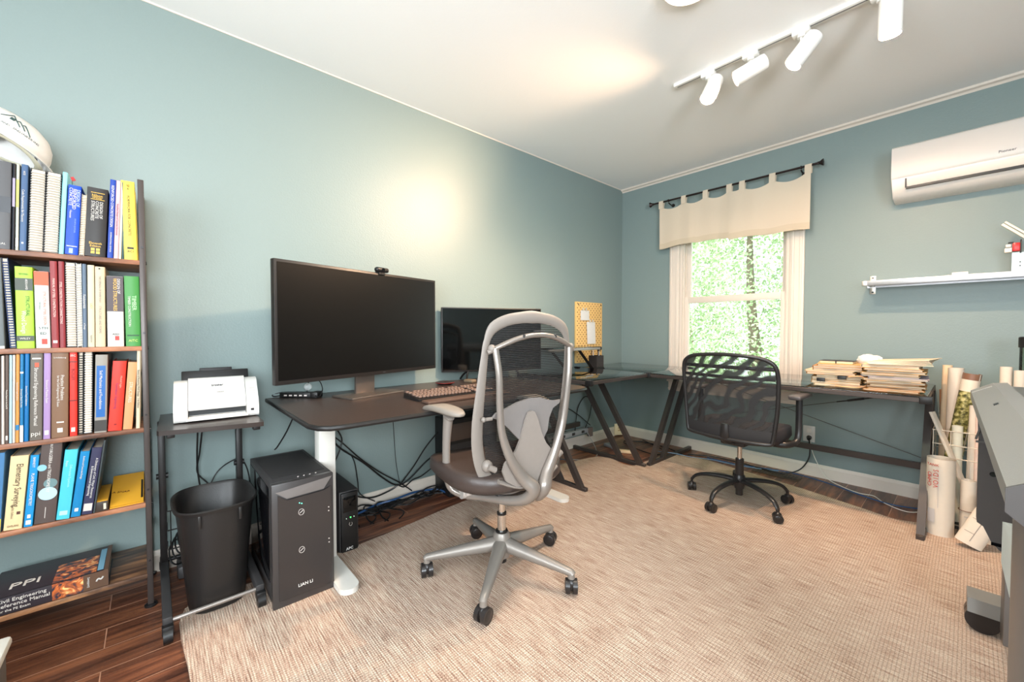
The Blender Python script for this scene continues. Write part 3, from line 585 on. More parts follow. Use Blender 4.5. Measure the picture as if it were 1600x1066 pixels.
for i, ch in enumerate(word):
    a = b0 - 0.56 + i * 0.052
    p = hatp(a, 0.020, 0.0012); q = hatp(a + 0.01, 0.020, 0.0012); u_ = hatp(a, 0.024, 0.0012)
    if ch != ' ': text(ch, p, q - p, u_ - p, 0.0105, mat('grey_ink', (110, 118, 118), 0.6), o, depth=0.0003)

# ================================================================== CART + SCANNER
t = thing('printer_cart', 'black metal side cart on casters carrying the white scanner', 'cart', (0.2, -3.46, 0))
m = MB(); poly = [(0.02, -3.612), (0.395, -3.628), (0.41, -3.622), (0.482, -3.308), (0.478, -3.297), (0.465, -3.294), (0.02, -3.294)]
m.prism([(x, y, 0.683) for x, y in poly], (0, 0, 0.018)); build(m, 'tray', mat('black_brown_laminate', (52, 46, 44), 0.28), t, True)
m = MB(); m.b2((0.36, -3.60, 0.665), (0.39, -3.575, 0.684), 0.003); m.b2((0.42, -3.33, 0.665), (0.455, -3.305, 0.684), 0.003); build(m, 'clips', BLACK, t, True)
for y in (-3.612, -3.335):
    m = MB(); m.b2((0.085, y - 0.012, 0.05), (0.125, y + 0.012, 0.684), 0.003); build(m, 'post', BLACKM, t, True)
    m = MB(); m.b2((0.05, y - 0.014, 0.05), (0.575, y + 0.014, 0.082), 0.004); build(m, 'base_arm', DGREY, t, True)
    for x in (0.575, 0.06):
        m = MB(); m.cyl((x + 0.01, y - 0.013, 0.026), (x + 0.01, y + 0.013, 0.026), 0.0255, seg=24); m.b2((x - 0.012, y - 0.016, 0.03), (x + 0.02, y + 0.016, 0.06), 0.004); build(m, 'caster', BLACK, t, True)
    m = MB(); m.cyl((0.105, y - 0.02, 0.45), (0.105, y + 0.02, 0.45), 0.012, seg=14); build(m, 'knob', BLACK, t, True)
m = MB(); m.cyl((0.56, -3.60, 0.062), (0.56, -3.345, 0.062), 0.0075, seg=12); build(m, 'front_bar', mat('satin_rail', (150, 142, 136), 0.3, metal=0.6), t, True)
m = MB(); m.cyl((0.105, -3.612, 0.64), (0.105, -3.335, 0.64), 0.009, seg=12); m.cyl((0.07, -3.612, 0.066), (0.07, -3.335, 0.066), 0.009, seg=12); build(m, 'rear_bar', BLACKM, t, True)
m = MB()   # wire basket at the back of the cart
for z in (0.17, 0.25, 0.33): m.tube([(0.13, -3.60, z), (0.22, -3.60, z), (0.22, -3.35, z), (0.13, -3.35, z)], 0.0028, seg=6)
for y in (-3.59, -3.53, -3.47, -3.41, -3.36): m.tube([(0.22, y, 0.33), (0.22, y, 0.17), (0.13, y, 0.17)], 0.0022, seg=6)
build(m, 'cart_basket', BLACKM, t, True)

Ms = Matrix.Translation((0.215, -3.425, 0.7015)) @ Matrix.Rotation(math.radians(-4), 4, 'Z')
o = thing('document_scanner', 'white desktop document scanner on the black cart', 'scanner', mtx=Ms)
W2 = 0.145
m = MB()   # body side profile (x depth, z), extruded along y
prof_s = [(0.10, 0.004), (0.105, 0.012), (0.104, 0.05), (0.098, 0.070), (0.02, 0.148), (0.0, 0.158), (-0.03, 0.160), (-0.06, 0.135), (-0.075, 0.05), (-0.075, 0.004)]
for ya, yb in ((-W2, -W2 + 0.045), (W2 - 0.045, W2)):
    m = MB(); m.prism([(x, ya, z) for x, z in prof_s], (0, yb - ya, 0)); build(m, 'side_housing', WHITE, o, angle=30)
m = MB(); prof_c = [(0.088, 0.004), (0.088, 0.02), (0.07, 0.022), (0.07, 0.045), (0.099, 0.047), (0.102, 0.056), (0.097, 0.073), (0.02, 0.152), (-0.005, 0.168), (-0.03, 0.168), (-0.06, 0.14), (-0.074, 0.05), (-0.074, 0.004)]
m.prism([(x, -W2 + 0.0465, z) for x, z in prof_c], (0, 2 * W2 - 0.093, 0)); build(m, 'front_cover', WHITE, o, angle=30)
m = MB(); m.b2((0.06, -W2 + 0.047, 0.023), (0.0712, W2 - 0.047, 0.045)); build(m, 'exit_slot', BLACK, o)
m = MB(); m.b2((0.085, -W2 + 0.04, 0.006), (0.112, W2 - 0.04, 0.016), 0.003); build(m, 'front_lip', OFFW, o)
m = MB(); m.box((-0.085, 0, 0.15), (0.012, 0.245, 0.09), rot=(0, math.radians(-18), 0), bev=0.004); build(m, 'paper_tray', BLACK, o)
m = MB(); m.box((-0.098, 0, 0.19), (0.008, 0.12, 0.03), rot=(0, math.radians(-18), 0), bev=0.003); build(m, 'tray_extension', mat('smoke_plastic', (40, 40, 42), 0.2), o)
nrm = Vector((0.0765, 0, 0.0765)).normalized()
text('brother', (0.0365, 0, 0.139), (0, 1, 0), (-0.7, 0, 0.7), 0.013, mat('grey_print', (70, 70, 74), 0.5), o, depth=0.001)
text('ADS-2200', (0.062, 0.01, 0.1125), (0, 1, 0), (-0.7, 0, 0.7), 0.006, mat('light_print', (170, 168, 166), 0.5), o, depth=0.001)
for k, zz in enumerate((0.118, 0.108, 0.098)):
    m = MB(); xx = 0.02 + (0.148 - zz); m.box((xx + 0.001, W2 - 0.02, zz), (0.004, 0.018, 0.003), rot=(0, math.radians(45), 0), bev=0.001); build(m, 'button', mat('button_grey', (196, 186, 180), 0.4), o)
m = MB(); m.b2((0.103, W2 - 0.030, 0.026), (0.1052, W2 - 0.018, 0.036)); build(m, 'usb_port', BLACK, o)
m = MB(); m.box((0.1055, -W2 + 0.022, 0.045), (0.0015, 0.01, 0.02)); build(m, 'latch_line', mat('button_grey'), o)

# ================================================================== WASTE BIN
o = thing('waste_bin', 'tall black plastic wastebasket standing under the scanner cart', 'bin', (0.385, -3.457, RT))
def rr(a, hx, hy, p=3.2):
    c, s_ = math.cos(a), math.sin(a); return (hx * math.copysign(abs(c) ** (2 / p), c), hy * math.copysign(abs(s_) ** (2 / p), s_))
def bin_ring(z, hx, hy, n=48): return [Vector((*rr(2 * PI * i / n, hx, hy), z)) for i in range(n)]
lv = [(0.0, 0.0, 0.0), (0, 0.125, 0.088), (0.004, 0.13, 0.093), (0.36, 0.158, 0.123), (0.385, 0.160, 0.125), (0.388, 0.170, 0.134), (0.40, 0.173, 0.137), (0.404, 0.168, 0.132), (0.392, 0.158, 0.122), (0.02, 0.127, 0.088), (0.012, 0.0, 0.0)]
m = MB(); rings = []
for z, hx, hy in lv: rings.append([m.bm.verts.new(p) for p in bin_ring(z, max(hx, 0.001), max(hy, 0.001))])
for A, B in zip(rings[:-1], rings[1:]):
    for i in range(48): m.bm.faces.new((A[i], A[(i + 1) % 48], B[(i + 1) % 48], B[i]))
build(m, 'tub', mat('black_bin_plastic', (30, 28, 27), 0.4, bump=0.2, bscale=200), o)
for y in (-0.06, 0.065):
    m = MB(); m.b2((0.156, y - 0.005, 0.34), (0.163, y + 0.005, 0.388), 0.002); build(m, 'grip_rib', mat('black_bin_plastic'), o)

# ================================================================== COMPUTERS
o = thing('computer_tower', 'dark grey computer tower with a smoked front panel, right of the wastebasket', 'computer', (0.445, -3.197, RT))
hx, hy, hz = 0.222, 0.112, 0.48
m = MB(); m.b2((-hx, -hy, 0.02), (hx - 0.03, hy, hz), 0.003); build(m, 'case', DGREY, o)
m = MB(); m.b2((-hx + 0.02, -hy - 0.002, 0.09), (hx - 0.045, -hy + 0.001, hz - 0.02), 0.001); build(m, 'side_window', mat('smoked_glass', (14, 14, 16), 0.06, spec=0.8), o)
fp = mat('pc_front', (62, 58, 57), 0.32, metal=0.1)
m = MB(); m.b2((hx - 0.03, -hy, 0.0), (hx - 0.004, hy, hz), 0.003); build(m, 'front_frame', fp, o)
m = MB(); x = hx
P_ = [(x - 0.004, -hy + 0.012, hz - 0.03), (x + 0.004, -hy + 0.05, hz - 0.06), (x + 0.004, hy - 0.04, hz - 0.055), (x - 0.004, hy - 0.006, hz - 0.012)]
m.bm.faces.new([m.bm.verts.new(Vector(p)) for p in P_ + [(x - 0.012, hy - 0.01, hz), (x - 0.012, -hy + 0.01, hz)]])
build(m, 'top_wedge', mat('pc_wedge_grey', (118, 110, 106), 0.3, metal=0.3), o, smooth=False)  # lighter grey wedge across the top of the front
m = MB(); m.prism([(x - 0.004, -hy + 0.02, 0.03), (x - 0.004, hy - 0.012, 0.03), (x - 0.004, hy - 0.012, hz - 0.05), (x - 0.004, hy - 0.04, hz - 0.062), (x - 0.004, -hy + 0.05, hz - 0.066), (x - 0.004, -hy + 0.02, hz - 0.042)], (0.008, 0, 0)); build(m, 'smoked_panel', mat('smoked_panel', (44, 41, 41), 0.16, spec=0.7), o)
m = MB(); m.b2((-hx + 0.03, -hy + 0.015, hz), (hx - 0.07, hy - 0.015, hz + 0.003), 0.001); build(m, 'top_vent', mat('mesh_black', (38, 36, 36), 0.7, bump=0.8, bscale=700), o)
for i in range(4):
    m = MB(); m.cyl((hx - 0.045, -0.01 + i * 0.022, hz), (hx - 0.045, -0.01 + i * 0.022, hz + 0.002), 0.003, seg=12); build(m, 'port', mat('button_grey'), o)
for z in (0.205, 0.355):
    m = MB(); m.tube([(x + 0.0045, -0.012 + 0.010 * math.cos(a), z + 0.012 * math.sin(a)) for a in [2 * PI * i / 20 for i in range(20)]], 0.0009, seg=5, closed=True); m.tube([(x + 0.0045, -0.018, z - 0.004), (x + 0.0045, -0.006, z + 0.005)], 0.0012, seg=5); build(m, 'fan_logo', mat('button_grey'), o)
m = MB(); m.sph((x + 0.004, -0.018, 0.392), 0.002, seg=8); m.sph((x + 0.004, -0.010, 0.388), 0.002, seg=8); build(m, 'status_light', mat('green_led', (90, 230, 190), 0.4, emit=3), o)
m = MB()
for z in (0.345, 0.33, 0.215, 0.2): m.cyl((x + 0.003, hy - 0.022, z), (x + 0.005, hy - 0.022, z), 0.0025, seg=10)
build(m, 'screws', mat('button_grey'), o)
text('LIAN LI', (x + 0.0046, 0.0, 0.066), (0, 1, 0), (0, 0, 1), 0.017, mat('white_print', (230, 228, 224), 0.5), o)

o = thing('backup_battery', 'small black battery backup unit with a green light behind the white desk leg', 'battery backup', (0.24, -2.935, 0.0))
m = MB(); m.b2((-0.17, -0.046, 0.0), (0.175, 0.046, 0.30), 0.006); build(m, 'case', DGREY, o)
m = MB(); m.b2((0.17, -0.040, 0.006), (0.185, 0.040, 0.294), 0.006); build(m, 'front_panel', BLACK, o)
m = MB(); m.b2((0.18, -0.032, 0.20), (0.188, 0.032, 0.275), 0.006); build(m, 'display', mat('gloss_black', (10, 10, 11), 0.05), o)
m = MB(); m.sph((0.186, 0.004, 0.172), 0.003, seg=8); build(m, 'power_light', mat('pure_green_led', (60, 255, 90), 0.4, emit=4), o)
m = MB(); m.sph((0.186, -0.016, 0.170), 0.0018, seg=8); m.sph((0.186, 0.020, 0.172), 0.0018, seg=8); build(m, 'small_lights', mat('pale_led', (200, 220, 200), 0.4, emit=1), o)
m = MB(); m.tube([(0.1862, 0.004 + 0.007 * math.cos(a), 0.14 + 0.009 * math.sin(a)) for a in [PI * 0.65 + 2 * PI * i / 14 * 0.86 for i in range(14)]], 0.0008, seg=5); build(m, 'power_symbol', mat('button_grey'), o)
text('APC', (0.1865, -0.002, 0.022), (0, 1, 0), (0, 0, 1), 0.018, mat('white_print'), o)

# ================================================================== STANDING DESK
TZ = 0.728
t = thing('standing_desk', 'dark sit-stand desk with white legs carrying the two monitors', 'desk', (0.45, -2.4, 0))
poly = [(0.03, -3.205), (0.78, -3.205), (0.83, -3.19), (0.862, -3.155), (0.872, -3.10), (0.872, -1.74), (0.862, -1.685), (0.83, -1.65), (0.78, -1.632), (0.03, -1.632)]
m = MB(); m.prism([(x, y, TZ - 0.019) for x, y in poly], (0, 0, 0.019)); dt = build(m, 'desktop', mat('desk_laminate', (62, 52, 48), 0.3, bump=0.15, bscale=80), t, True)
m = MB(); m.tube([(x, y, TZ - 0.0095) for x, y in poly], 0.0102, seg=8, closed=True); build(m, 'edge_band', BLACK, dt, True)
for y in (-3.048, -1.725):
    z0 = 0.0 if y < -2 else 0.0
    m = MB(); m.b2((0.405, y - 0.036, 0.03), (0.475, y + 0.036, TZ - 0.02), 0.006); build(m, 'leg_column', OFFW, t, True)
    m = MB(); foot = [(0.09, -0.036), (0.11, -0.04), (0.72, -0.04)] + [(0.72 + 0.04 * math.sin(a), -0.04 * math.cos(a)) for a in [PI * i / 8 for i in range(1, 8)]] + [(0.72, 0.04), (0.11, 0.04), (0.09, 0.036)]
    m.prism([(px, y + py, RT) for px, py in foot], (0, 0, 0.022)); build(m, 'foot', OFFW, t, True)
    m = MB(); m.b2((0.38, y - 0.05, TZ - 0.045), (0.62, y + 0.05, TZ - 0.019), 0.004); build(m, 'top_bracket', OFFW, t, True)
m = MB(); m.b2((0.42, -3.0, TZ - 0.055), (0.46, -1.77, TZ - 0.022), 0.003); build(m, 'crossbar', OFFW, t, True)

def monitor_frame(cx, cy, ang):
    """local x = facing normal, local y = width direction"""
    return Matrix.Translation((cx, cy, 0)) @ Matrix.Rotation(ang, 4, 'Z')
def panel(o, w, z0, z1, bez, scr_mat, name='screen', th=0.03, bezb=None):
    m = MB(); m.b2((-th, -w / 2, z0), (0, w / 2, z1), 0.004); m.box((-th - 0.012, 0, (z0 + z1) / 2), (0.03, w * 0.6, (z1 - z0) * 0.6), bev=0.01); build(m, 'bezel', mat('monitor_black', (30, 27, 26), 0.4), o)
    m = MB(); m.b2((-0.002, -w / 2 + bez, z0 + (bezb or bez)), (0.0012, w / 2 - bez, z1 - bez)); build(m, name, scr_mat, o)
# large monitor
cx, cy = (0.391 + 0.131) / 2, (-3.235 - 2.278) / 2
Mm = monitor_frame(cx, cy, math.radians(15.2))
o = thing('monitor', 'very large black monitor on the left half of the standing desk, webcam on top', 'monitor', mtx=Matrix.Translation((0, 0, TZ)) @ Mm)
panel(o, 0.992, 0.832 - TZ, 1.389 - TZ, 0.013, mat('matte_screen', (7, 7, 7), 0.34, spec=0.3), bezb=0.02)
m = MB(); m.b2((-0.10, -0.165, 0.0005), (0.072, 0.165, 0.009), 0.002); build(m, 'stand_base', mat('dark_aluminium', (120, 110, 102), 0.35, metal=0.7), o)
m = MB(); m.b2((-0.06, -0.06, 0.006), (-0.045, 0.06, 0.35), 0.003); m.b2((-0.06, -0.06, 0.2), (-0.025, 0.06, 0.34)); build(m, 'stand_neck', mat('stand_grey', (104, 96, 90), 0.35, metal=0.6), o)
text('DELL', (0.0008, 0.09, 0.1145), (0, 1, 0), (0, 0, 1), 0.008, mat('grey_print'), o)
w_ = thing('webcam', 'small black webcam clipped to the top of the large monitor', 'webcam', mtx=Matrix.Translation((0, 0, 1.389)) @ Mm @ Matrix.Translation((0, 0.075, 0)))
m = MB(); m.box((0.004, 0, 0.016), (0.03, 0.085, 0.026), bev=0.011, seg=3); build(m, 'body', BLACK, w_)
m = MB(); m.cyl((0.018, 0, 0.016), (0.022, 0, 0.016), 0.009, seg=18); build(m, 'lens', mat('gloss_black'), w_)
m = MB(); m.b2((-0.03, -0.02, 0.001), (0.008, 0.02, 0.008), 0.002); m.b2((0.0022, -0.02, -0.012), (0.008, 0.02, 0.006), 0.002); build(m, 'clip', BLACK, w_)
# second monitor
Mm2 = monitor_frame(0.185, -1.85, math.radians(-23.5))
o = thing('monitor', 'thinner glossy black monitor right of the large one, behind the silver chair', 'monitor', mtx=Matrix.Translation((0, 0, TZ)) @ Mm2)
panel(o, 0.72, 0.79 - TZ, 1.229 - TZ, 0.008, mat('glossy_screen', (5, 6, 7), 0.06, spec=0.9), bezb=0.012, th=0.02)
for s_ in (-1, 1):
    m = MB(); m.tube([(-0.01, s_ * 0.17, 0.075), (0.0, s_ * 0.185, 0.04), (0.06, s_ * 0.20, 0.006)], 0.007, seg=8, sm=4); m.tube([(-0.01, s_ * 0.17, 0.075), (-0.05, s_ * 0.2, 0.04), (-0.09, s_ * 0.215, 0.006)], 0.007, seg=8, sm=4); build(m, 'stand_foot', BLACK, o)

# keyboard
Mk = Matrix.Translation((0.555, -2.435, TZ + 0.001)) @ Matrix.Rotation(math.radians(-2), 4, 'Z')
o = thing('keyboard', 'black full size keyboard with brownish keys lying on the standing desk', 'keyboard', mtx=Mk)
m = MB(); m.prism([(0.085, -0.235, 0), (0.085, -0.235, 0.010), (-0.085, -0.235, 0.022), (-0.085, -0.235, 0)], (0, 0.47, 0)); build(m, 'case', BLACK, o)
m = MB(); rs = random.Random(3)
for r in range(6):
    for c in range(22):
        if r == 0 and c in (1, 6, 11, 15): continue
        if c in (15, 18) and r not in (0,): continue
        x = -0.068 + r * 0.0245 + (0 if r else -0.004); y = -0.222 + c * 0.0206 + (r % 3) * 0.004
        if y > 0.22: continue
        z = 0.022 - (x + 0.085) / 0.17 * 0.012
        m.box((x, y, z + 0.006), (0.019, 0.0175, 0.010), rot=(0, 0.07, 0), bev=0.0025, seg=1)
k = build(m, 'keys', mat('worn_keycaps', (108, 88, 78), 0.45, vary=0.25, bscale=25), o); k['kind'] = 'stuff'
o = build(MB().b2((0.665, -2.68, TZ + 0.0005), (0.735, -2.18, TZ + 0.014), 0.005), 'wrist_rest', mat('brown_leather', (86, 66, 56), 0.4)); tag(o, 'long brown wrist rest lying before the keyboard', 'wrist rest')
# small items on the desk
o = thing('charging_puck', 'round dark disc with red edge lying behind the keyboard', 'dish', (0.17, -2.235, TZ))
m = MB(); m.lathe([(0, 0.001), (0.04, 0.001), (0.058, 0.012), (0.06, 0.016), (0.056, 0.018), (0.03, 0.013), (0, 0.013)], seg=32); build(m, 'dish', mat('dark_dish', (52, 44, 44), 0.3), o)
m = MB(); m.tube([(0.0588 * math.cos(a), 0.0588 * math.sin(a), 0.013) for a in [2 * PI * i / 32 for i in range(32)]], 0.0022, seg=6, closed=True); build(m, 'red_rim', mat('dark_red', (130, 36, 30), 0.4), o)
o = tag(build(MB().box((0.20, -2.06, TZ + 0.011), (0.07, 0.05, 0.02), rot=(0, 0, 0.3), bev=0.006), 'eyeglass_case', mat('brown_case', (120, 104, 84), 0.35)), 'small brown case lying behind the keyboard near the second monitor', 'case')
o = thing('usb_hub', 'black usb hub with cables at the left end of the standing desk', 'usb hub', mtx=Matrix.Translation((0.10, -3.06, TZ + 0.0005)) @ Matrix.Rotation(math.radians(-43), 4, 'Z'))
m = MB(); m.b2((-0.025, -0.10, 0), (0.025, 0.10, 0.026), 0.004); build(m, 'body', BLACK, o)
for i in range(5):
    m = MB(); m.b2((0.025, -0.075 + i * 0.026, 0.009), (0.0262, -0.060 + i * 0.026, 0.016)); build(m, 'port', mat('button_grey'), o)
m = MB(); m.b2((-0.03, 0.06, 0.0), (0.03, 0.10, 0.03), 0.005); build(m, 'plug_block', BLACK, o)
m = MB(); m.tube([(0.03, 0.09, 0.012), (0.05, 0.12, 0.012), (0.045, 0.135, 0.05), (0.0, 0.09, 0.09), (-0.02, 0.03, 0.075), (-0.02, 0.02, 0.02)], 0.0025, seg=6, sm=5); m.tube([(0.0, -0.10, 0.01), (0.01, -0.135, 0.004), (0.0, -0.15, 0.012), (-0.02, -0.12, 0.02), (-0.02, -0.09, 0.02)], 0.003, seg=6, sm=5); build(m, 'cable', BLACK, o)
o = tag(build(MB().sph((0.11, -3.03, TZ + 0.052), 0.02, (0.7, 1, 1), 20), 'glint_ball', mat('clear_glint', (235, 240, 240), 0.02, trans=0.7)), 'small clear ball on the usb hub, added for a silver glint', 'glint')  # ball added to stand in for a silver glint
# ================================================================== GLASS CORNER DESK
GZ = 0.737
t = thing('glass_desk', 'L-shaped glass corner desk on slanted graphite steel legs', 'desk', (1.2, -0.4, 0))
GT = glass_mat('desk_glass', (206, 226, 220), boost=1.6, rough=0.02)
def rim(pts, w=0.028, h=0.024):
    m = MB()
    for a, b in zip(pts, pts[1:] + pts[:1]):
        a = Vector((*a, GZ - h / 2)); b = Vector((*b, GZ - h / 2)); d = b - a
        m.box((a + b) / 2, (d.length + w * 0.5, w, h), rot=Matrix.Rotation(math.atan2(d.y, d.x), 4, 'Z'), bev=0.002, seg=1)
    return m
g1, g2, g3 = [(0.045, -1.49), (0.74, -1.49), (0.74, -0.765), (0.045, -0.765)], [(0.045, -0.765), (0.74, -0.765), (0.74, -0.045), (0.045, -0.045)], [(0.75, -0.765), (2.25, -0.765), (2.25, -0.045), (0.75, -0.045)]
def top_piece(pts, nm):
    fr = build(rim(pts, 0.018 if nm != 'x' else 0.03), 'top_rim', GRAPH, t, True)
    xs = [p[0] for p in pts]; ys = [p[1] for p in pts]
    m = MB(); m.b2((min(xs) - 0.006, min(ys) - 0.004, GZ), (max(xs) + 0.006, max(ys) + 0.004, GZ + 0.006), 0.0015); g = build(m, 'glass_pane', GT, t, True)
top_piece(g1, 'l'); top_piece(g2, 'c'); top_piece(g3, 'r')
for p in ((0.745, -0.765), (0.045, -0.765), (0.745, -0.045), (2.255, -0.765), (0.74, -1.49)):
    m = MB(); m.b2((p[0] - 0.024, p[1] - 0.016, GZ - 0.03), (p[0] + 0.024, p[1] + 0.016, GZ + 0.008), 0.003); build(m, 'corner_clip', BLACK, t, True)
def zleg(base, d, mirror=1):
    """two slanted legs on a floor bar; d = unit vector pointing to the wall"""
    b = Vector(base); d = Vector(d); px = Vector((-d.y, d.x, 0))
    def bar(p, q, w=0.036, th=0.030):
        m = MB(); v = q - p; R_ = v.to_track_quat('X', 'Z').to_matrix().to_4x4(); m.box((p + q) / 2, (v.length, w, th), rot=R_, bev=0.002, seg=1); return m
    z0 = 0.015
    build(bar(b + Vector((0, 0, z0)), b + d * 0.715 + Vector((0, 0, z0)), 0.030, 0.03), 'floor_bar', GRAPH, t, True)
    for off in (0.012, 0.205):
        m = MB(); p = b + d * off; q = b + d * (off + 0.448); w = 0.021
        poly = [p - d * 0 + Vector((0, 0, 0.002 if off < 0.1 else 0.028)), p + d * 0.046 + Vector((0, 0, 0.002 if off < 0.1 else 0.028)), q + d * 0.046 + Vector((0, 0, GZ - 0.024)), q + Vector((0, 0, GZ - 0.024))]
        m.prism([x - px * 0.016 for x in poly], px * 0.032); build(m, 'leg', GRAPH, t, True, smooth=False)
zleg((0.735, -1.505, 0), (-1, 0, 0)); zleg((0.735, -0.775, 0), (-1, 0, 0)); zleg((0.735, -0.735, 0), (0, 1, 0)); zleg((2.245, -0.745, 0), (0, 1, 0))
m = MB(); m.b2((0.75, -0.105, 0.215), (2.245, -0.085, 0.255)); build(m, 'rear_crossbar', GRAPH, t, True)
m = MB(); m.b2((0.075, -1.49, 0.215), (0.095, -0.78, 0.255)); build(m, 'rear_crossbar', GRAPH, t, True)
WIRE = mat('steel_cable', (90, 88, 86), 0.35, metal=0.7)
for (a, b_) in (((0.78, -0.11, 0.30), (2.225, -0.11, 0.70)), ((0.78, -0.11, 0.70), (2.225, -0.11, 0.285))):
    m = MB(); m.cyl(a, b_, 0.0022, seg=6); build(m, 'tension_cable', WIRE, t, True)
a, b_ = Vector((0.78, -0.11, 0.30)), Vector((2.225, -0.11, 0.70)); p0 = a.lerp(b_, 0.74); p1 = a.lerp(b_, 0.80)
m = MB(); m.cyl(p0, p1, 0.007, seg=10); m.cyl(a.lerp(b_, 0.70), p0, 0.004, seg=8); m.cyl(p1, a.lerp(b_, 0.84), 0.004, seg=8); build(m, 'turnbuckle', BLACK, t, True)
m = MB(); m.cyl((0.09, -1.45, 0.26), (0.09, -0.80, 0.69), 0.002, seg=6); build(m, 'tension_cable', WIRE, t, True)
a, b_ = Vector((0.09, -1.45, 0.26)), Vector((0.09, -0.80, 0.69))
m = MB(); m.cyl(a.lerp(b_, 0.80), a.lerp(b_, 0.92), 0.006, seg=10); build(m, 'turnbuckle', BLACK, t, True)
# raised glass shelf of the left wing
m = MB(); m.b2((0.02, -1.35, 0.925), (0.25, -0.70, 0.931), 0.0015); build(m, 'raised_shelf', GT, t, True)
m = MB(); m.b2((0.235, -1.35, 0.905), (0.255, -0.705, 0.925), 0.002); m.b2((0.02, -1.35, 0.905), (0.04, -0.705, 0.925), 0.002); build(m, 'raised_shelf_rail', mat('grey_rail', (140, 136, 130), 0.35, metal=0.4), t, True)
m = MB(); m.b2((0.233, -0.707, 0.902), (0.258, -0.69, 0.928), 0.002); build(m, 'rail_cap', BLACK, t, True)
for y in (-0.97, -1.30):
    m = MB(); m.prism([(0.225, y, 0.905), (0.252, y, 0.905), (0.232, y + 0.20, GZ + 0.006), (0.205, y + 0.20, GZ + 0.006)], (-0.012, 0, 0)); build(m, 'raised_shelf_leg', GRAPH, t, True, smooth=False)

# keys on a hook under the standing desk end
o = thing('key', 'small key hanging on a ring from the end of the standing desk', 'key', (0.70, -1.66, 0.62))
m = MB(); m.tube([(0.0, 0.009 * math.cos(a), 0.045 + 0.011 * math.sin(a)) for a in [2 * PI * i / 16 for i in range(16)]], 0.0014, seg=6, closed=True); build(m, 'key_ring', CHROME, o)
m = MB(); m.b2((-0.0015, -0.008, 0.012), (0.0015, 0.008, 0.034), 0.001); m.b2((-0.0015, -0.0028, -0.03), (0.0015, 0.0028, 0.014)); build(m, 'blade', STEEL, o)
o = tag(build(MB().b2((0.66, -1.70, 0.676), (0.74, -1.64, 0.708), 0.003), 'drawer_latch', mat('tan_bracket', (190, 172, 150), 0.5)), 'small tan bracket under the right end of the standing desk', 'bracket')

# ================================================================== SILVER TASK CHAIR
CZ = RT
Mc = Matrix.Translation((1.038, -2.493, CZ)) @ Matrix.Rotation(math.radians(172), 4, 'Z')
o = thing('task_chair', 'silver-grey ergonomic mesh task chair with dark seat, nearest the camera', 'chair', mtx=Mc)
SIL = mat('silver_chair_frame', (136, 129, 122), 0.38, metal=0.3)
SILL = mat('grey_chair_plastic', (126, 118, 111), 0.5)
def caster(parent, ang, R_, zr=0.031, col=None, spin=0.6, rad=0.03):
    px, py = R_ * math.cos(ang), R_ * math.sin(ang)
    a = spin; ax = Vector((math.cos(a), math.sin(a), 0))
    m = MB()
    for s_ in (-1, 1):
        c = Vector((px, py, zr)) + ax * s_ * 0.006; e = Vector((px, py, zr)) + ax * s_ * 0.024
        m.cyl(c, e, zr - 0.001, seg=26)
        m.cyl(e, e + ax * s_ * 0.002, zr - 0.009, zr - 0.013, seg=20)
    fwd = Vector((-ax.y, ax.x, 0))
    m.sph(Vector((px, py, zr + 0.008)), 0.022, (1, 1, 1.2), 14)
    m.cyl((px, py, zr + 0.01), (px, py, 0.082), 0.008, seg=10)
    return build(m, 'caster', mat('caster_black', (40, 36, 35), 0.3), parent)
def base(parent, angs, R_, m_, zh=0.14, zt=0.088, w0=0.036, w1=0.017, arch=0.0):
    for a in angs:
        d = Vector((math.cos(a), math.sin(a), 0)); m = MB(); n = 12
        pts = []; rad = []
        for i in range(n + 1):
            t_ = i / n; z = zh * (1 - t_) + zt * t_ + arch * math.sin(PI * min(1, t_ * 0.9)) 
            pts.append(d * (0.02 + (R_ - 0.02) * t_) + Vector((0, 0, z))); rad.append(w0 * (1 - t_) + w1 * t_)
        pts.append(d * (R_ + 0.004) + Vector((0, 0, zt - 0.006))); rad.append(w1 * 1.05); 
        m.tube(pts, rad, seg=12, up=(0, 0, 1), flat=0.95)
        m.cyl(d * R_ + Vector((0, 0, zt - 0.022)), d * R_ + Vector((0, 0, zt + 0.004)), w1 * 0.95, w1 * 0.8, seg=16)
        build(m, 'base_leg', m_, parent)
A0 = math.radians(20 - 172)
ang5 = [A0 + 2 * PI * k / 5 for k in range(5)]
base(o, ang5, 0.325, SIL, zh=0.125, zt=0.085, w0=0.034, w1=0.0155)
m = MB(); m.lathe([(0.0, 0.07), (0.036, 0.07), (0.042, 0.10), (0.038, 0.165), (0.030, 0.178), (0, 0.178)], seg=24); build(m, 'hub', SIL, o)
for za, zb_, rc in ((0.045, 0.072, 0.022), (0.172, 0.185, 0.027), (0.255, 0.265, 0.021)):
    m = MB(); m.cyl((0, 0, za), (0, 0, zb_), rc, seg=20); build(m, 'column_collar', BLACK, o)
m = MB(); m.cyl((0, 0, 0.18), (0, 0, 0.26), 0.0195, seg=20); m.cyl((0, 0, 0.26), (0, 0, 0.38), 0.015, seg=20); build(m, 'gas_column', CHROME, o)
for i, a in enumerate(ang5): caster(o, a, 0.325, 0.0305, spin=[0.9, 2.2, 2.85, 1.3, 0.4][i])
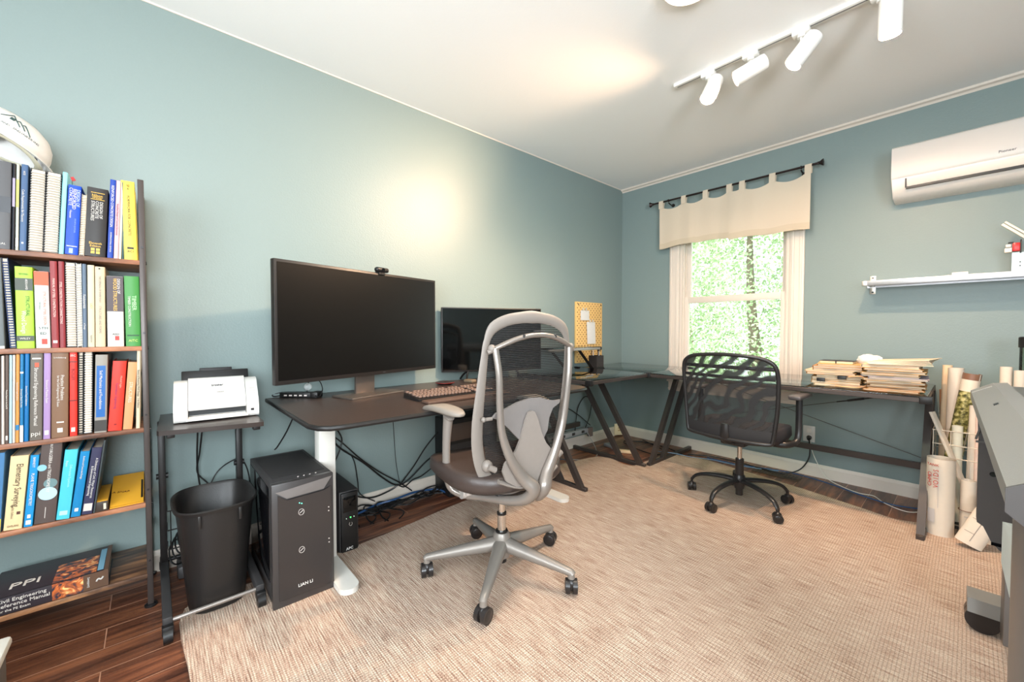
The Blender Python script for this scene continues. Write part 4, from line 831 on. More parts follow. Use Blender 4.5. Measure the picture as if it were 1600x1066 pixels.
# seat
m = MB()
def seatfn(u_, v_):
    pass
def cushion(m, cx, cy, hx, hy, z0, z1, front_drop=0.03, n=40, pw=3.0):
    lv = [(0.0, z0), (0.7, z0), (0.93, z0 + 0.004), (1.0, (z0 * 0.6 + z1 * 0.4)), (0.99, z1 - 0.012), (0.95, z1 - 0.003), (0.86, z1), (0.5, z1 - 0.006), (0.0, z1 - 0.010)]
    rings = []
    for s_, z in lv:
        ring = []
        for i in range(n):
            a = 2 * PI * i / n; x, y = rr(a, hx * max(s_, 0.001), hy * max(s_, 0.001), pw)
            fx = max(0, (x / hx)); zz = z - front_drop * fx ** 3 + 0.012 * (abs(y) / hy) ** 2 * (1 if z > (z0 + z1) / 2 else 0)
            ring.append(m.bm.verts.new((cx + x, cy + y, zz)))
        rings.append(ring)
    for A, B in zip(rings[:-1], rings[1:]):
        for i in range(n): m.bm.faces.new((A[i], A[(i + 1) % n], B[(i + 1) % n], B[i]))
cushion(m, 0.065, 0, 0.275, 0.262, 0.425, 0.498); build(m, 'seat', mat('dark_seat_leather', (64, 54, 50), 0.4, bump=0.3, bscale=150), o, angle=60)
m = MB(); m.b2((-0.13, -0.10, 0.372), (0.12, 0.10, 0.415), 0.012); m.b2((0.10, -0.16, 0.395), (0.15, 0.16, 0.425), 0.006); build(m, 'mechanism', mat('mechanism_black', (44, 42, 42), 0.45), o)
m = MB()
for s_ in (-1, 1):
    m.tube([(0.20, s_ * 0.15, 0.425), (0.14, s_ * 0.165, 0.40), (0.04, s_ * 0.16, 0.385)], [0.008, 0.010, 0.012], seg=8, sm=3)
    m.cyl((0.02, s_ * 0.12, 0.385), (0.02, s_ * 0.19, 0.385), 0.026, seg=20); m.box((0.0, s_ * 0.17, 0.405), (0.05, 0.03, 0.05), bev=0.008)
build(m, 'tilt_lever', mat('pale_mechanism', (198, 192, 186), 0.35, metal=0.4), o)
# back frame (outer loop around the mesh)
def backx(z, y=0.0):
    # x position of the back sheet at height z (curved in profile, wraps slightly)
    tt = (z - 0.47) / 0.64
    return -0.170 - 0.035 * tt + 0.020 * math.cos(PI * tt * 1.15) + 0.35 * y * y
def bw(z):
    tt = (z - 0.45) / 0.66
    return 0.150 + 0.062 * min(1, tt * 1.9) if tt < 0.53 else 0.212 - 0.020 * ((tt - 0.53) / 0.47)
loop = [(0.05, 0.428), (0.11, 0.445), (0.155, 0.485), (0.184, 0.54), (0.203, 0.62), (0.210, 0.72), (0.207, 0.85), (0.200, 0.97), (0.192, 1.03), (0.168, 1.075), (0.115, 1.102), (0.05, 1.114)]
L3 = [(backx(z, y), y, z) for y, z in loop] + [(backx(1.117, 0), 0, 1.117)] + [(backx(z, -y), -y, z) for y, z in loop[::-1]] + [(backx(0.425), 0, 0.424)]
m = MB(); rads = [0.017] * len(L3)
for i, (y, z) in enumerate(loop):
    r_ = 0.014 + 0.011 * min(1, max(0, (1.0 - z) / 0.3)); r_ = max(r_, 0.022 if z > 1.04 else r_); rads[i] = r_; rads[-2 - i] = r_
rads[len(loop)] = 0.025
m.tube(L3, rads, seg=12, sm=4, flat=0.38, up=(1, 0, 0.0), closed=True); build(m, 'back_frame', SILL, o, angle=70)
def mesh_mat(name, col, scale, fill, axis='Z'):
    mm, nt, N, L, b = nodes_mat(name)
    out = [n for n in N if n.type == 'OUTPUT_MATERIAL'][0]
    tc = N.new('ShaderNodeTexCoord'); w = N.new('ShaderNodeTexWave'); w.bands_direction = axis; w.inputs['Scale'].default_value = scale
    L.new(tc.outputs['Object'], w.inputs[0])
    gt = N.new('ShaderNodeMapRange'); gt.inputs['From Min'].default_value = fill - 0.12; gt.inputs['From Max'].default_value = fill + 0.12
    gt.inputs['To Min'].default_value = 0.22; gt.inputs['To Max'].default_value = 0.97
    L.new(w.outputs['Fac'], gt.inputs[0])
    tr = N.new('ShaderNodeBsdfTransparent'); mx = N.new('ShaderNodeMixShader')
    b.inputs['Base Color'].default_value = lin(col); b.inputs['Roughness'].default_value = 0.6
    L.new(gt.outputs[0], mx.inputs[0]); L.new(tr.outputs[0], mx.inputs[1]); L.new(b.outputs[0], mx.inputs[2]); L.new(mx.outputs[0], out.inputs[0]); return mm
m = MB()
def bfn(u_, v_):
    z = 0.455 + v_ * 0.645; wd_ = bw(z) - 0.006
    if z > 1.03: wd_ *= math.sqrt(max(0.0, 1 - ((z - 1.03) / 0.085) ** 2)) * 0.35 + 0.65 if z < 1.1 else 0.6
    y = (u_ * 2 - 1) * wd_; return (backx(z, y) + 0.002, y, z)
m.grid(bfn, 17, 40); build(m, 'mesh_back', mesh_mat('chair_mesh', (28, 27, 27), 46, 0.30), o)
# spine arch: two rear ribs joined by a curved top rail, converging under the seat
SPR = mat('spine_aluminium', (140, 132, 125), 0.3, metal=0.45)
def zx(z, d): return backx(z, 0.14) - d
for s_ in (1, -1):
    pts = [(zx(1.0, 0.03), s_ * 0.178, 1.0), (zx(0.9, 0.05), s_ * 0.168, 0.90), (zx(0.78, 0.06), s_ * 0.160, 0.78), (zx(0.68, 0.07), s_ * 0.146, 0.68), (zx(0.58, 0.085), s_ * 0.108, 0.58), (zx(0.5, 0.095), s_ * 0.060 - 0.006, 0.50), (-0.255, s_ * 0.026 - 0.012, 0.448), (-0.20, s_ * 0.045, 0.395), (-0.05, s_ * 0.125, 0.375), (0.03, s_ * 0.175, 0.370), (0.075, s_ * 0.207, 0.39), (0.085, s_ * 0.222, 0.44), (0.075, s_ * 0.230, 0.53)]
    rd = [0.013, 0.013, 0.0135, 0.015, 0.019, 0.025, 0.029, 0.024, 0.018, 0.017, 0.018, 0.018, 0.018]
    m = MB(); m.tube(pts, rd, seg=12, sm=5, flat=0.85); build(m, 'spine_arm', SPR, o, angle=70)
    m = MB(); m.tube([(0.077, s_ * 0.229, 0.50), (0.065, s_ * 0.233, 0.60), (0.045, s_ * 0.234, 0.70), (0.040, s_ * 0.234, 0.715)], [0.0205, 0.021, 0.026, 0.034], seg=14, sm=5, flat=0.75, up=(0, 1, 0)); build(m, 'arm_post', SILL, o, angle=70)
    m = MB(); n = 36; lv = [(0.0, -0.012), (0.75, -0.014), (0.97, -0.006), (1.0, 0.002), (0.95, 0.010), (0.7, 0.014), (0.0, 0.016)]; rings = []
    for sc_, dz in lv:
        ring = []
        for i in range(n):
            a = 2 * PI * i / n; x, y = rr(a, 0.145 * max(sc_, 0.001), 0.043 * max(sc_, 0.001), 2.6)
            fx = x / 0.145; zz = 0.735 + dz - 0.026 * max(0, fx) ** 2 - 0.01 * max(0, -fx) ** 2
            ring.append(m.bm.verts.new((0.09 + x, s_ * (0.238 + 0.12 * x) + y, zz)))
        rings.append(ring)
    for A, B in zip(rings[:-1], rings[1:]):
        for i in range(n): m.bm.faces.new((A[i], A[(i + 1) % n], B[(i + 1) % n], B[i]))
    build(m, 'arm_pad', mat('arm_pad_grey', (132, 124, 115), 0.5), o, angle=80)
    m = MB(); m.sph((zx(1.0, 0.022), s_ * 0.188, 0.998), 0.016, seg=14); m.cyl((zx(1.0, 0.03), s_ * 0.17, 0.998), (zx(1.0, 0.02), s_ * 0.205, 0.985), 0.009, seg=12); build(m, 'pivot', SILL, o)
    m = MB(); m.sph((backx(0.55, 0.17) - 0.018, s_ * 0.168, 0.545), 0.022, (1, 1, 1.1), seg=14); m.cyl((backx(0.55) - 0.04, s_ * 0.150, 0.535), (backx(0.55) - 0.035, s_ * 0.178, 0.55), 0.012, seg=12); build(m, 'lower_pivot', SILL, o)
m = MB(); pts = [(zx(1.0, 0.03) - 0.0, 0.178, 1.0), (zx(1.02, 0.045), 0.12, 1.025), (zx(1.04, 0.052), 0.06, 1.042), (zx(1.045, 0.054), 0, 1.048), (zx(1.04, 0.052), -0.06, 1.042), (zx(1.02, 0.045), -0.12, 1.025), (zx(1.0, 0.03), -0.178, 1.0)]
m.tube(pts, [0.012] + [0.0145] * 5 + [0.012], seg=12, sm=5, flat=0.7); build(m, 'top_rail', SPR, o, angle=70)
m = MB(); m.box((zx(1.045, 0.056) , 0, 1.062), (0.012, 0.05, 0.006), bev=0.002)
for y in (-0.075, 0.075): m.box((zx(1.04, 0.062), y, 1.044), (0.008, 0.008, 0.014), rot=(0.4 if y > 0 else -0.4, 0, 0), bev=0.002)
build(m, 'rail_clip', DGREY, o)
# lumbar support: crescent wing and triangular plate
m = MB(); bx = backx(0.72) - 0.022
def plate(m, outline, x, th, curve=0.5):
    n = len(outline); F_ = [m.bm.verts.new((x + curve * y * y, y, z)) for y, z in outline]; B_ = [m.bm.verts.new((x - th + curve * y * y, y, z)) for y, z in outline]
    m.bm.faces.new(F_); m.bm.faces.new(B_[::-1])
    for i in range(n): m.bm.faces.new((F_[i], F_[(i + 1) % n], B_[(i + 1) % n], B_[i]))
wing = [(0.165, 0.735), (0.15, 0.752), (0.11, 0.766), (0.06, 0.786), (0.0, 0.798), (-0.05, 0.796), (-0.09, 0.783), (-0.13, 0.775), (-0.165, 0.775), (-0.16, 0.762), (-0.12, 0.745), (-0.10, 0.71), (-0.09, 0.66), (-0.07, 0.63), (0.0, 0.62), (0.03, 0.62), (0.06, 0.648), (0.10, 0.69), (0.135, 0.725)]
plate(m, wing, bx, 0.012); build(m, 'lumbar_wing', mat('lumbar_grey', (122, 116, 113), 0.5), o, angle=20)
m = MB(); tri = [(0.0, 0.75), (-0.016, 0.744), (-0.03, 0.715), (-0.05, 0.655), (-0.075, 0.61), (-0.125, 0.56), (-0.135, 0.53), (-0.125, 0.50), (-0.08, 0.47), (0.0, 0.455), (0.07, 0.462), (0.115, 0.49), (0.13, 0.53), (0.12, 0.56), (0.075, 0.60), (0.05, 0.65), (0.03, 0.715), (0.016, 0.744)]
plate(m, tri, bx - 0.012, 0.010); build(m, 'lumbar_plate', mat('lumbar_grey_light', (134, 125, 118), 0.5), o, angle=20)
m = MB(); m.cyl((bx, 0.17, 0.735), (bx, 0.20, 0.735), 0.007, seg=12); m.sph((bx, 0.205, 0.735), 0.010, seg=12); build(m, 'lumbar_knob', SILL, o)
m = MB(); m.tube([(-0.20, -0.14, 0.50), (-0.215, -0.05, 0.46), (-0.21, 0.05, 0.455), (-0.20, 0.14, 0.49)], 0.014, seg=10, sm=4, flat=0.6); build(m, 'lower_back_bar', SILL, o)

# ================================================================== BLACK MESH CHAIR
Mc2 = Matrix.Translation((1.46, -0.92, CZ)) @ Matrix.Rotation(math.radians(88), 4, 'Z')
o = thing('office_chair', 'black mesh-back office chair facing the window at the glass desk', 'chair', mtx=Mc2)
BP = mat('black_nylon', (38, 36, 36), 0.32)
A1 = math.atan2(-0.952 + 0.92, 1.188 - 1.46) - math.radians(88)
ang5 = [A1 + 2 * PI * k / 5 for k in range(5)]
def arch_leg(a):
    d = Vector((math.cos(a), math.sin(a), 0)); m = MB()
    pts = [d * 0.02 + Vector((0, 0, 0.135)), d * 0.10 + Vector((0, 0, 0.137)), d * 0.19 + Vector((0, 0, 0.128)), d * 0.25 + Vector((0, 0, 0.108)), d * 0.278 + Vector((0, 0, 0.080)), d * 0.283 + Vector((0, 0, 0.062))]
    m.tube(pts, [0.021, 0.019, 0.017, 0.015, 0.013, 0.011], seg=12, sm=4, flat=0.7, up=(0, 0, 1)); build(m, 'base_leg', BP, o)
for i, a in enumerate(ang5): arch_leg(a); caster(o, a, 0.283, 0.0265, spin=a + 0.5 + i)
m = MB(); m.lathe([(0, 0.085), (0.026, 0.085), (0.034, 0.11), (0.036, 0.15), (0.028, 0.17), (0, 0.17)], seg=24); m.cyl((0, 0, 0.045), (0, 0, 0.09), 0.021, seg=18); m.cyl((0, 0, 0.165), (0, 0, 0.27), 0.0235, seg=20); build(m, 'hub', BP, o)
m = MB(); m.cyl((0, 0, 0.27), (0, 0, 0.40), 0.014, seg=18); build(m, 'gas_column', CHROME, o)
m = MB(); m.b2((-0.12, -0.07, 0.37), (0.12, 0.07, 0.41), 0.012); build(m, 'mechanism', BP, o)
m = MB(); cushion(m, 0.04, 0, 0.245, 0.24, 0.405, 0.49); build(m, 'seat', mat('black_fabric', (46, 45, 50), 0.85, bump=0.3, bscale=300), o, angle=60)
def b2x(z, y): return -0.215 - 0.05 * (z - 0.45) / 0.5 + 0.55 * y * y + 0.02 * math.sin((z - 0.45) * 6)
def b2w(z): return 0.235 + 0.03 * min(1, (z - 0.42) / 0.2)
lp = [(0.0, 0.430), (0.16, 0.432), (0.222, 0.436), (0.236, 0.452), (0.246, 0.52), (0.256, 0.62), (0.262, 0.74), (0.262, 0.82), (0.248, 0.875), (0.20, 0.907), (0.12, 0.920), (0.0, 0.926)]
L3 = [(b2x(z, y), y, z) for y, z in lp] + [(b2x(z, -y), -y, z) for y, z in lp[-2:0:-1]]
m = MB(); m.tube(L3, 0.011, seg=10, sm=4, closed=True); build(m, 'back_frame', BP, o)
m = MB()
for z, h_ in ((0.852, 0.011), (0.795, 0.009)):
    w_ = 0.25; m.tube([(b2x(z, y) + 0.004, y, z) for y in [(-1 + i / 7) * w_ for i in range(15)]], h_, seg=8, flat=0.35, up=(1, 0, 0))
build(m, 'cross_band', BP, o)
def halfw(z):
    for (y0, z0), (y1, z1) in zip(lp[:-1], lp[1:]):
        if z0 <= z <= z1 and z1 > z0: return y0 + (y1 - y0) * (z - z0) / (z1 - z0)
    return 0.0
m = MB(); m.grid(lambda u_, v_: ((lambda z: (lambda y: (b2x(z, y), y, z))((u_ * 2 - 1) * (halfw(z) - 0.002)))(0.50 + v_ * 0.424)), 21, 36)
def moire_mat(name):
    mm, nt, N, L, b = nodes_mat(name)
    out = [n for n in N if n.type == 'OUTPUT_MATERIAL'][0]
    tc = N.new('ShaderNodeTexCoord'); w = N.new('ShaderNodeTexWave'); w.wave_type = 'BANDS'; w.bands_direction = 'DIAGONAL'
    w.inputs['Scale'].default_value = 7.5; w.inputs['Distortion'].default_value = 9; w.inputs['Detail'].default_value = 1.0; w.inputs['Detail Scale'].default_value = 0.9
    L.new(tc.outputs['Object'], w.inputs[0]); gt = N.new('ShaderNodeMapRange'); gt.inputs['To Min'].default_value = 0.30; gt.inputs['To Max'].default_value = 0.97; gt.inputs['From Min'].default_value = 0.1; gt.inputs['From Max'].default_value = 0.75
    L.new(w.outputs['Fac'], gt.inputs[0]); tr = N.new('ShaderNodeBsdfTransparent'); mx = N.new('ShaderNodeMixShader')
    b.inputs['Base Color'].default_value = lin((30, 28, 28)); b.inputs['Roughness'].default_value = 0.7
    L.new(gt.outputs[0], mx.inputs[0]); L.new(tr.outputs[0], mx.inputs[1]); L.new(b.outputs[0], mx.inputs[2]); L.new(mx.outputs[0], out.inputs[0]); return mm
build(m, 'mesh_back', moire_mat('double_mesh'), o)
m = MB(); m.grid(lambda u_, v_: ((lambda z: (lambda y: (b2x(z, y) - 0.003 * math.sin(PI * v_), y, z))((u_ * 2 - 1) * (halfw(z) - 0.001)))(0.437 + v_ * 0.068)), 21, 5); build(m, 'lower_panel', mat('black_padding', (34, 32, 33), 0.7), o)
m = MB(); m.tube([(-0.06, 0.0, 0.40), (-0.16, 0, 0.40), (-0.215, 0, 0.44), (-0.22, 0, 0.52)], [0.03, 0.03, 0.028, 0.02], seg=10, sm=4, flat=0.5); build(m, 'back_bracket', BP, o)
for s_ in (-1, 1):
    m = MB(); m.tube([(-0.02, s_ * 0.18, 0.405), (0.0, s_ * 0.245, 0.405), (0.05, s_ * 0.278, 0.42), (0.075, s_ * 0.285, 0.46), (0.082, s_ * 0.285, 0.56), (0.082, s_ * 0.285, 0.665)], 0.017, seg=10, sm=4, flat=0.7, up=(1, 0, 0)); build(m, 'arm_post', BP, o)
    m = MB(); m.box((0.10, s_ * 0.285, 0.683), (0.22, 0.065, 0.026), bev=0.010, seg=3); build(m, 'arm_pad', mat('arm_pad_black', (74, 70, 70), 0.35), o)

# ================================================================== WINDOW DRESSING
o = thing('curtain_rod', 'dark bronze curtain rod with flared ends above the window', 'curtain rod', (1.03, -0.09, 2.25))
BR = mat('dark_bronze', (46, 36, 34), 0.35, metal=0.5)
m = MB(); m.cyl((0.40, -0.09, 2.252), (1.65, -0.09, 2.252), 0.008, seg=14); build(m, 'rod', BR, o, True)
for x, s_ in ((0.40, -1), (1.65, 1)):
    m = MB(); m.lathe([(0.008, 0), (0.012, 0.004), (0.010, 0.010), (0.013, 0.018), (0.022, 0.030), (0.024, 0.036), (0, 0.040)], (x, -0.09, 2.252), 20, mtx=Matrix.Rotation(s_ * PI / 2, 4, 'Y')); build(m, 'finial', BR, o, True)
for x in (0.545, 1.555):
    m = MB(); m.tube([(x, -0.002, 2.225), (x, -0.05, 2.222), (x, -0.088, 2.232)], 0.005, seg=8, sm=4); m.cyl((x, 0, 2.225), (x, -0.005, 2.225), 0.016, seg=16); m.tube([(x, -0.09 + 0.011 * math.cos(a), 2.252 + 0.011 * math.sin(a)) for a in [2 * PI * i / 14 for i in range(14)]], 0.003, seg=6, closed=True); build(m, 'rod_bracket', BR, o, True)
o = thing('valance', 'cream linen tab-top valance hanging from the bronze rod', 'curtain', (1.03, -0.09, 1.80))
LIN = mat('cream_linen', (204, 189, 168), 0.85, bump=0.4, bscale=400)
LIN.node_tree.nodes['Principled BSDF'].inputs['Subsurface Weight'].default_value = 0.0
tabs = [0.478, 0.689, 0.878, 1.068, 1.164, 1.375, 1.600]
def sag(x):
    tb = tabs
    for a, b in zip(tb[:-1], tb[1:]):
        if a <= x <= b: return 0.034 * 4 * (x - a) / (b - a) * (b - x) / (b - a) * (b - a) / 0.2
    return 0.0
def folds(x, v_):
    return 0.006 * math.sin(x * 14 + 1.3 * v_) * (0.4 + 0.6 * v_) + 0.0025 * math.sin(x * 37 + 2)
def cloth(x0, x1, ytilt, zb0, zb1, nx=60):
    m = MB()
    def fn(u_, v_):
        x = x0 + (x1 - x0) * u_; zt = 2.206 - sag(x); zb = zb0 + (zb1 - zb0) * u_ + 0.004 * math.sin(x * 22)
        z = zt + (zb - zt) * v_; return (x, -0.098 + ytilt + folds(x, v_) , z)
    m.grid(fn, nx, 16); return m
def thick(o_, th=0.0014):
    md = o_.modifiers.new('t', 'SOLIDIFY'); md.thickness = th; return o_
thick(build(cloth(0.462, 0.80, 0.0, 1.822, 1.838, 34), 'cloth_panel', LIN, o, True)); thick(build(cloth(0.795, 1.075, -0.004, 1.832, 1.826, 30), 'cloth_panel', LIN, o, True)); thick(build(cloth(1.07, 1.618, -0.008, 1.812, 1.798, 54), 'cloth_panel', LIN, o, True))
for x0, x1, dy, za, zb in ((0.462, 0.80, 0.0, 1.822, 1.838), (0.795, 1.075, -0.004, 1.832, 1.826), (1.07, 1.618, -0.008, 1.812, 1.798)):
    m = MB()
    def fn(u_, v_):
        x = x0 + (x1 - x0) * u_; zb_ = za + (zb - za) * u_ + 0.004 * math.sin(x * 22); return (x, -0.1005 + dy + folds(x, 0.9), zb_ + 0.001 + 0.048 * v_)
    m.grid(fn, 40, 3); thick(build(m, 'hem', mat('cream_hem', (196, 180, 156), 0.85, bump=0.4, bscale=400), o, True))
for x in tabs:
    m = MB(); w_ = 0.021
    lp_ = [(-0.104, 2.19), (-0.106, 2.235), (-0.101, 2.260), (-0.090, 2.2635), (-0.079, 2.260), (-0.076, 2.235), (-0.085, 2.195)]
    m.grid(lambda u_, v_: (x - w_ + 2 * w_ * u_, *lp_[round(v_ * 6)]), 3, 7); thick(build(m, 'tab', LIN, o, True))

# ================================================================== AIR CONDITIONER
o = thing('air_conditioner', 'white wall-mounted split air conditioner above the metal shelf', 'air conditioner', (2.47, -0.1, 1.885))
x0, x1 = 2.05, 2.90
prof_a = [(0, 1.90), (0, 2.195), (-0.19, 2.195), (-0.205, 2.185), (-0.21, 2.17), (-0.213, 2.05), (-0.210, 2.01), (-0.205, 1.998)]
m = MB(); m.prism([(x0, y, z) for y, z in prof_a] + [(x0, -0.12, 1.90)], (x1 - x0, 0, 0)); build(m, 'front_panel', WHITE, o, True, angle=30)
m = MB(); m.prism([(x0 + 0.004, y, z) for y, z in [(0, 1.885), (0, 1.905), (-0.12, 1.905), (-0.205, 1.998), (-0.205, 1.985), (-0.19, 1.945), (-0.15, 1.905), (-0.10, 1.886)]], (x1 - x0 - 0.008, 0, 0)); build(m, 'lower_housing', mat('warm_white_plastic', (228, 222, 214), 0.4), o, True, angle=30)
m = MB(); m.prism([(x0 + 0.07, y, z) for y, z in [(-0.2065, 1.990), (-0.211, 1.988), (-0.205, 1.962), (-0.192, 1.940), (-0.186, 1.942)]], (x1 - x0 - 0.14, 0, 0)); build(m, 'louver', mat('louver_white', (220, 212, 202), 0.35), o, True, angle=30)
m = MB(); m.b2((x0 + 0.066, -0.199, 1.930), (x1 - 0.066, -0.185, 1.943)); m.b2((x0 + 0.062, -0.206, 1.938), (x0 + 0.069, -0.190, 1.992)); build(m, 'air_slot', BLACK, o, True)
text('Pioneer', (2.505, -0.2138, 2.030), (1, 0, 0), (0, 0, 1), 0.020, mat('grey_print'), o, maxw=0.062, world=True)

# ================================================================== METAL WALL SHELF AND WHAT STANDS ON IT
o = thing('wall_shelf', 'long brushed steel wall shelf below the air conditioner', 'shelf', (2.45, -0.1, 1.38))
m = MB(); m.b2((1.925, -0.20, 1.383), (3.1, -0.01, 1.388)); m.b2((1.925, -0.203, 1.357), (3.1, -0.198, 1.388), 0.001); m.b2((1.925, -0.012, 1.357), (3.1, -0.008, 1.388)); build(m, 'shelf_board', STEEL, o, True)
for x in (1.952, 2.95):
    m = MB(); m.b2((x - 0.015, -0.008, 1.315), (x + 0.015, 0, 1.435), 0.001); m.b2((x - 0.012, -0.19, 1.362), (x + 0.012, -0.005, 1.383), 0.001); m.b2((x - 0.03, -0.206, 1.358), (x - 0.005, -0.20, 1.388), 0.001); build(m, 'shelf_bracket', mat('satin_nickel', (196, 190, 178), 0.3, metal=0.8), o, True)
    m = MB()
    for z in (1.327, 1.423): m.cyl((x, -0.008, z), (x, -0.010, z), 0.006, seg=12)
    build(m, 'screw', BLACK, o, True)
o = tag(build(MB().b2((2.315, -0.135, 1.3882), (2.378, -0.115, 1.410), 0.002), 'eraser_block', mat('cream_block', (232, 222, 208), 0.5)), 'small cream block on the metal wall shelf', 'block')
o = thing('metal_model', 'perforated metal build-kit model with red clamps on the wall shelf', 'model', (2.57, -0.12, 1.388))
PERF = mat('perforated_steel', (158, 162, 158), 0.35, metal=0.6)
m = MB(); m.b2((2.535, -0.125, 1.389), (2.66, -0.122, 1.495)); build(m, 'perforated_plate', PERF, o, True)
m = MB(); rs = random.Random(5)
for i in range(6):
    for j in range(5):
        if rs.random() < 0.62: m.box((2.545 + i * 0.019, -0.1258, 1.402 + j * 0.020), (0.006, 0.001, 0.006))
build(m, 'hole_pattern', BLACK, o, True)
def strip(p, q, w, th, mm, nm):
    m = MB(); p = Vector(p); q = Vector(q); v = q - p; m.box((p + q) / 2, (v.length, th, w), rot=v.to_track_quat('X', 'Z').to_matrix().to_4x4(), bev=0.001); return build(m, nm, mm, o, True)
strip((2.497, -0.13, 1.655), (2.64, -0.13, 1.505), 0.012, 0.012, mat('cream_rail', (226, 216, 196), 0.4), 'diagonal_rail'); strip((2.507, -0.13, 1.666), (2.65, -0.13, 1.516), 0.010, 0.012, mat('cream_rail'), 'diagonal_rail')
strip((2.498, -0.131, 1.6515), (2.645, -0.137, 1.507), 0.003, 0.004, mat('dark_groove', (120, 100, 70), 0.6), 'rail_groove')
m = MB(); m.b2((2.535, -0.15, 1.50), (2.562, -0.11, 1.545), 0.004); build(m, 'red_clamp', mat('red_anodised', (198, 34, 34), 0.3), o, True)
m = MB(); m.b2((2.585, -0.155, 1.49), (2.62, -0.115, 1.525), 0.004); build(m, 'red_clamp', mat('red_anodised'), o, True)
m = MB(); m.b2((2.508, -0.145, 1.497), (2.534, -0.115, 1.52), 0.002); m.b2((2.512, -0.14, 1.525), (2.53, -0.12, 1.54), 0.002); build(m, 'white_motor', mat('cream_block'), o, True)
m = MB(); m.b2((2.562, -0.145, 1.49), (2.567, -0.115, 1.56), 0.001); m.b2((2.52, -0.14, 1.545), (2.54, -0.12, 1.552), 0.001); build(m, 'black_bracket', BLACK, o, True)

# ================================================================== TRACK LIGHT
o = thing('track_light', 'white ceiling track light with four cylindrical heads', 'ceiling light', (1.9, -1.33, H - 0.18))
TW = mat('track_white', (238, 234, 228), 0.4)
m = MB(); m.b2((1.225, -1.348, H - 0.020), (2.75, -1.312, H), 0.002); build(m, 'track', TW, o, True)
m = MB(); m.b2((1.24, -1.3335, H - 0.0215), (2.74, -1.3265, H - 0.0195)); build(m, 'track_groove', mat('groove_grey', (120, 116, 112), 0.5), o, True)
BULB = mat('bulb_glow', (255, 232, 200), 0.5, emit=6)
heads = [((1.415, -1.33), (-0.10, -0.55, -0.9), (0.0, -2.75, 1.45), 150), ((1.625, -1.33), (-0.85, -0.42, -0.42), (0.0, -2.25, 1.55), 140), ((1.84, -1.33), (-0.48, -0.30, -0.75), (1.2, -0.0, 1.0), 82), ((2.12, -1.33), (-0.02, 0.10, -1.0), (2.3, -0.0, 0.9), 108)]
for (hx_, hy_), dr, tgt, pw in heads:
    d = Vector(dr).normalized(); pv = Vector((hx_, hy_, H - 0.085)); q = d.to_track_quat('Z', 'Y').to_matrix().to_4x4()
    m = MB(); m.b2((hx_ - 0.035, hy_ - 0.020, H - 0.042), (hx_ + 0.035, hy_ + 0.020, H - 0.018), 0.004); m.cyl((hx_, hy_, H - 0.04), (hx_, hy_, H - 0.055), 0.016, seg=16); m.tube([(hx_, hy_, H - 0.05), (hx_, hy_, H - 0.075), tuple(pv)], 0.005, seg=8); build(m, 'adapter', TW, o, True)
    c0 = pv + Vector((0.03, 0, -0.012)) - d * 0.045
    m = MB(); M2 = Matrix.Translation(c0) @ q
    m.lathe([(0.0, 0.0), (0.022, 0.0), (0.036, 0.006), (0.0385, 0.018), (0.0385, 0.150), (0.0355, 0.150), (0.0355, 0.11), (0.030, 0.105)], seg=32, mtx=M2); hd = build(m, 'head', TW, o, True)
    m = MB(); e = c0 + d * 0.118; m.cyl(c0 + d * 0.108, e, 0.032, seg=24); build(m, 'bulb', BULB, hd, True)
    lamp('track_spot', 'SPOT', c0 + d * 0.125, pw, (1.0, 0.66, 0.42), tgt, spot_size=math.radians(118 if hx_ < 1.5 or hx_ > 1.7 else 92), spot_blend=0.9, shadow_soft_size=0.028)
o = thing('flush_ceiling_light', 'round flush ceiling light partly cut off at the top edge', 'ceiling light', (1.615, -1.985, H - 0.05))
m = MB(); m.lathe([(0.0, 0.05), (0.112, 0.05), (0.118, 0.035), (0.110, 0.026)], seg=48); build(m, 'trim_ring', TW, o, angle=60)
m = MB(); m.lathe([(0.110, 0.028), (0.100, 0.012), (0.07, 0.002), (0, 0.0)], seg=48); build(m, 'diffuser', mat('warm_diffuser', (255, 236, 208), 0.5, emit=2.6), o, angle=60)
lamp('flush_glow', 'AREA', (1.615, -1.985, H - 0.055), 20, (1.0, 0.88, 0.72), (1.615, -1.985, 0), shape='DISK', size=0.2)
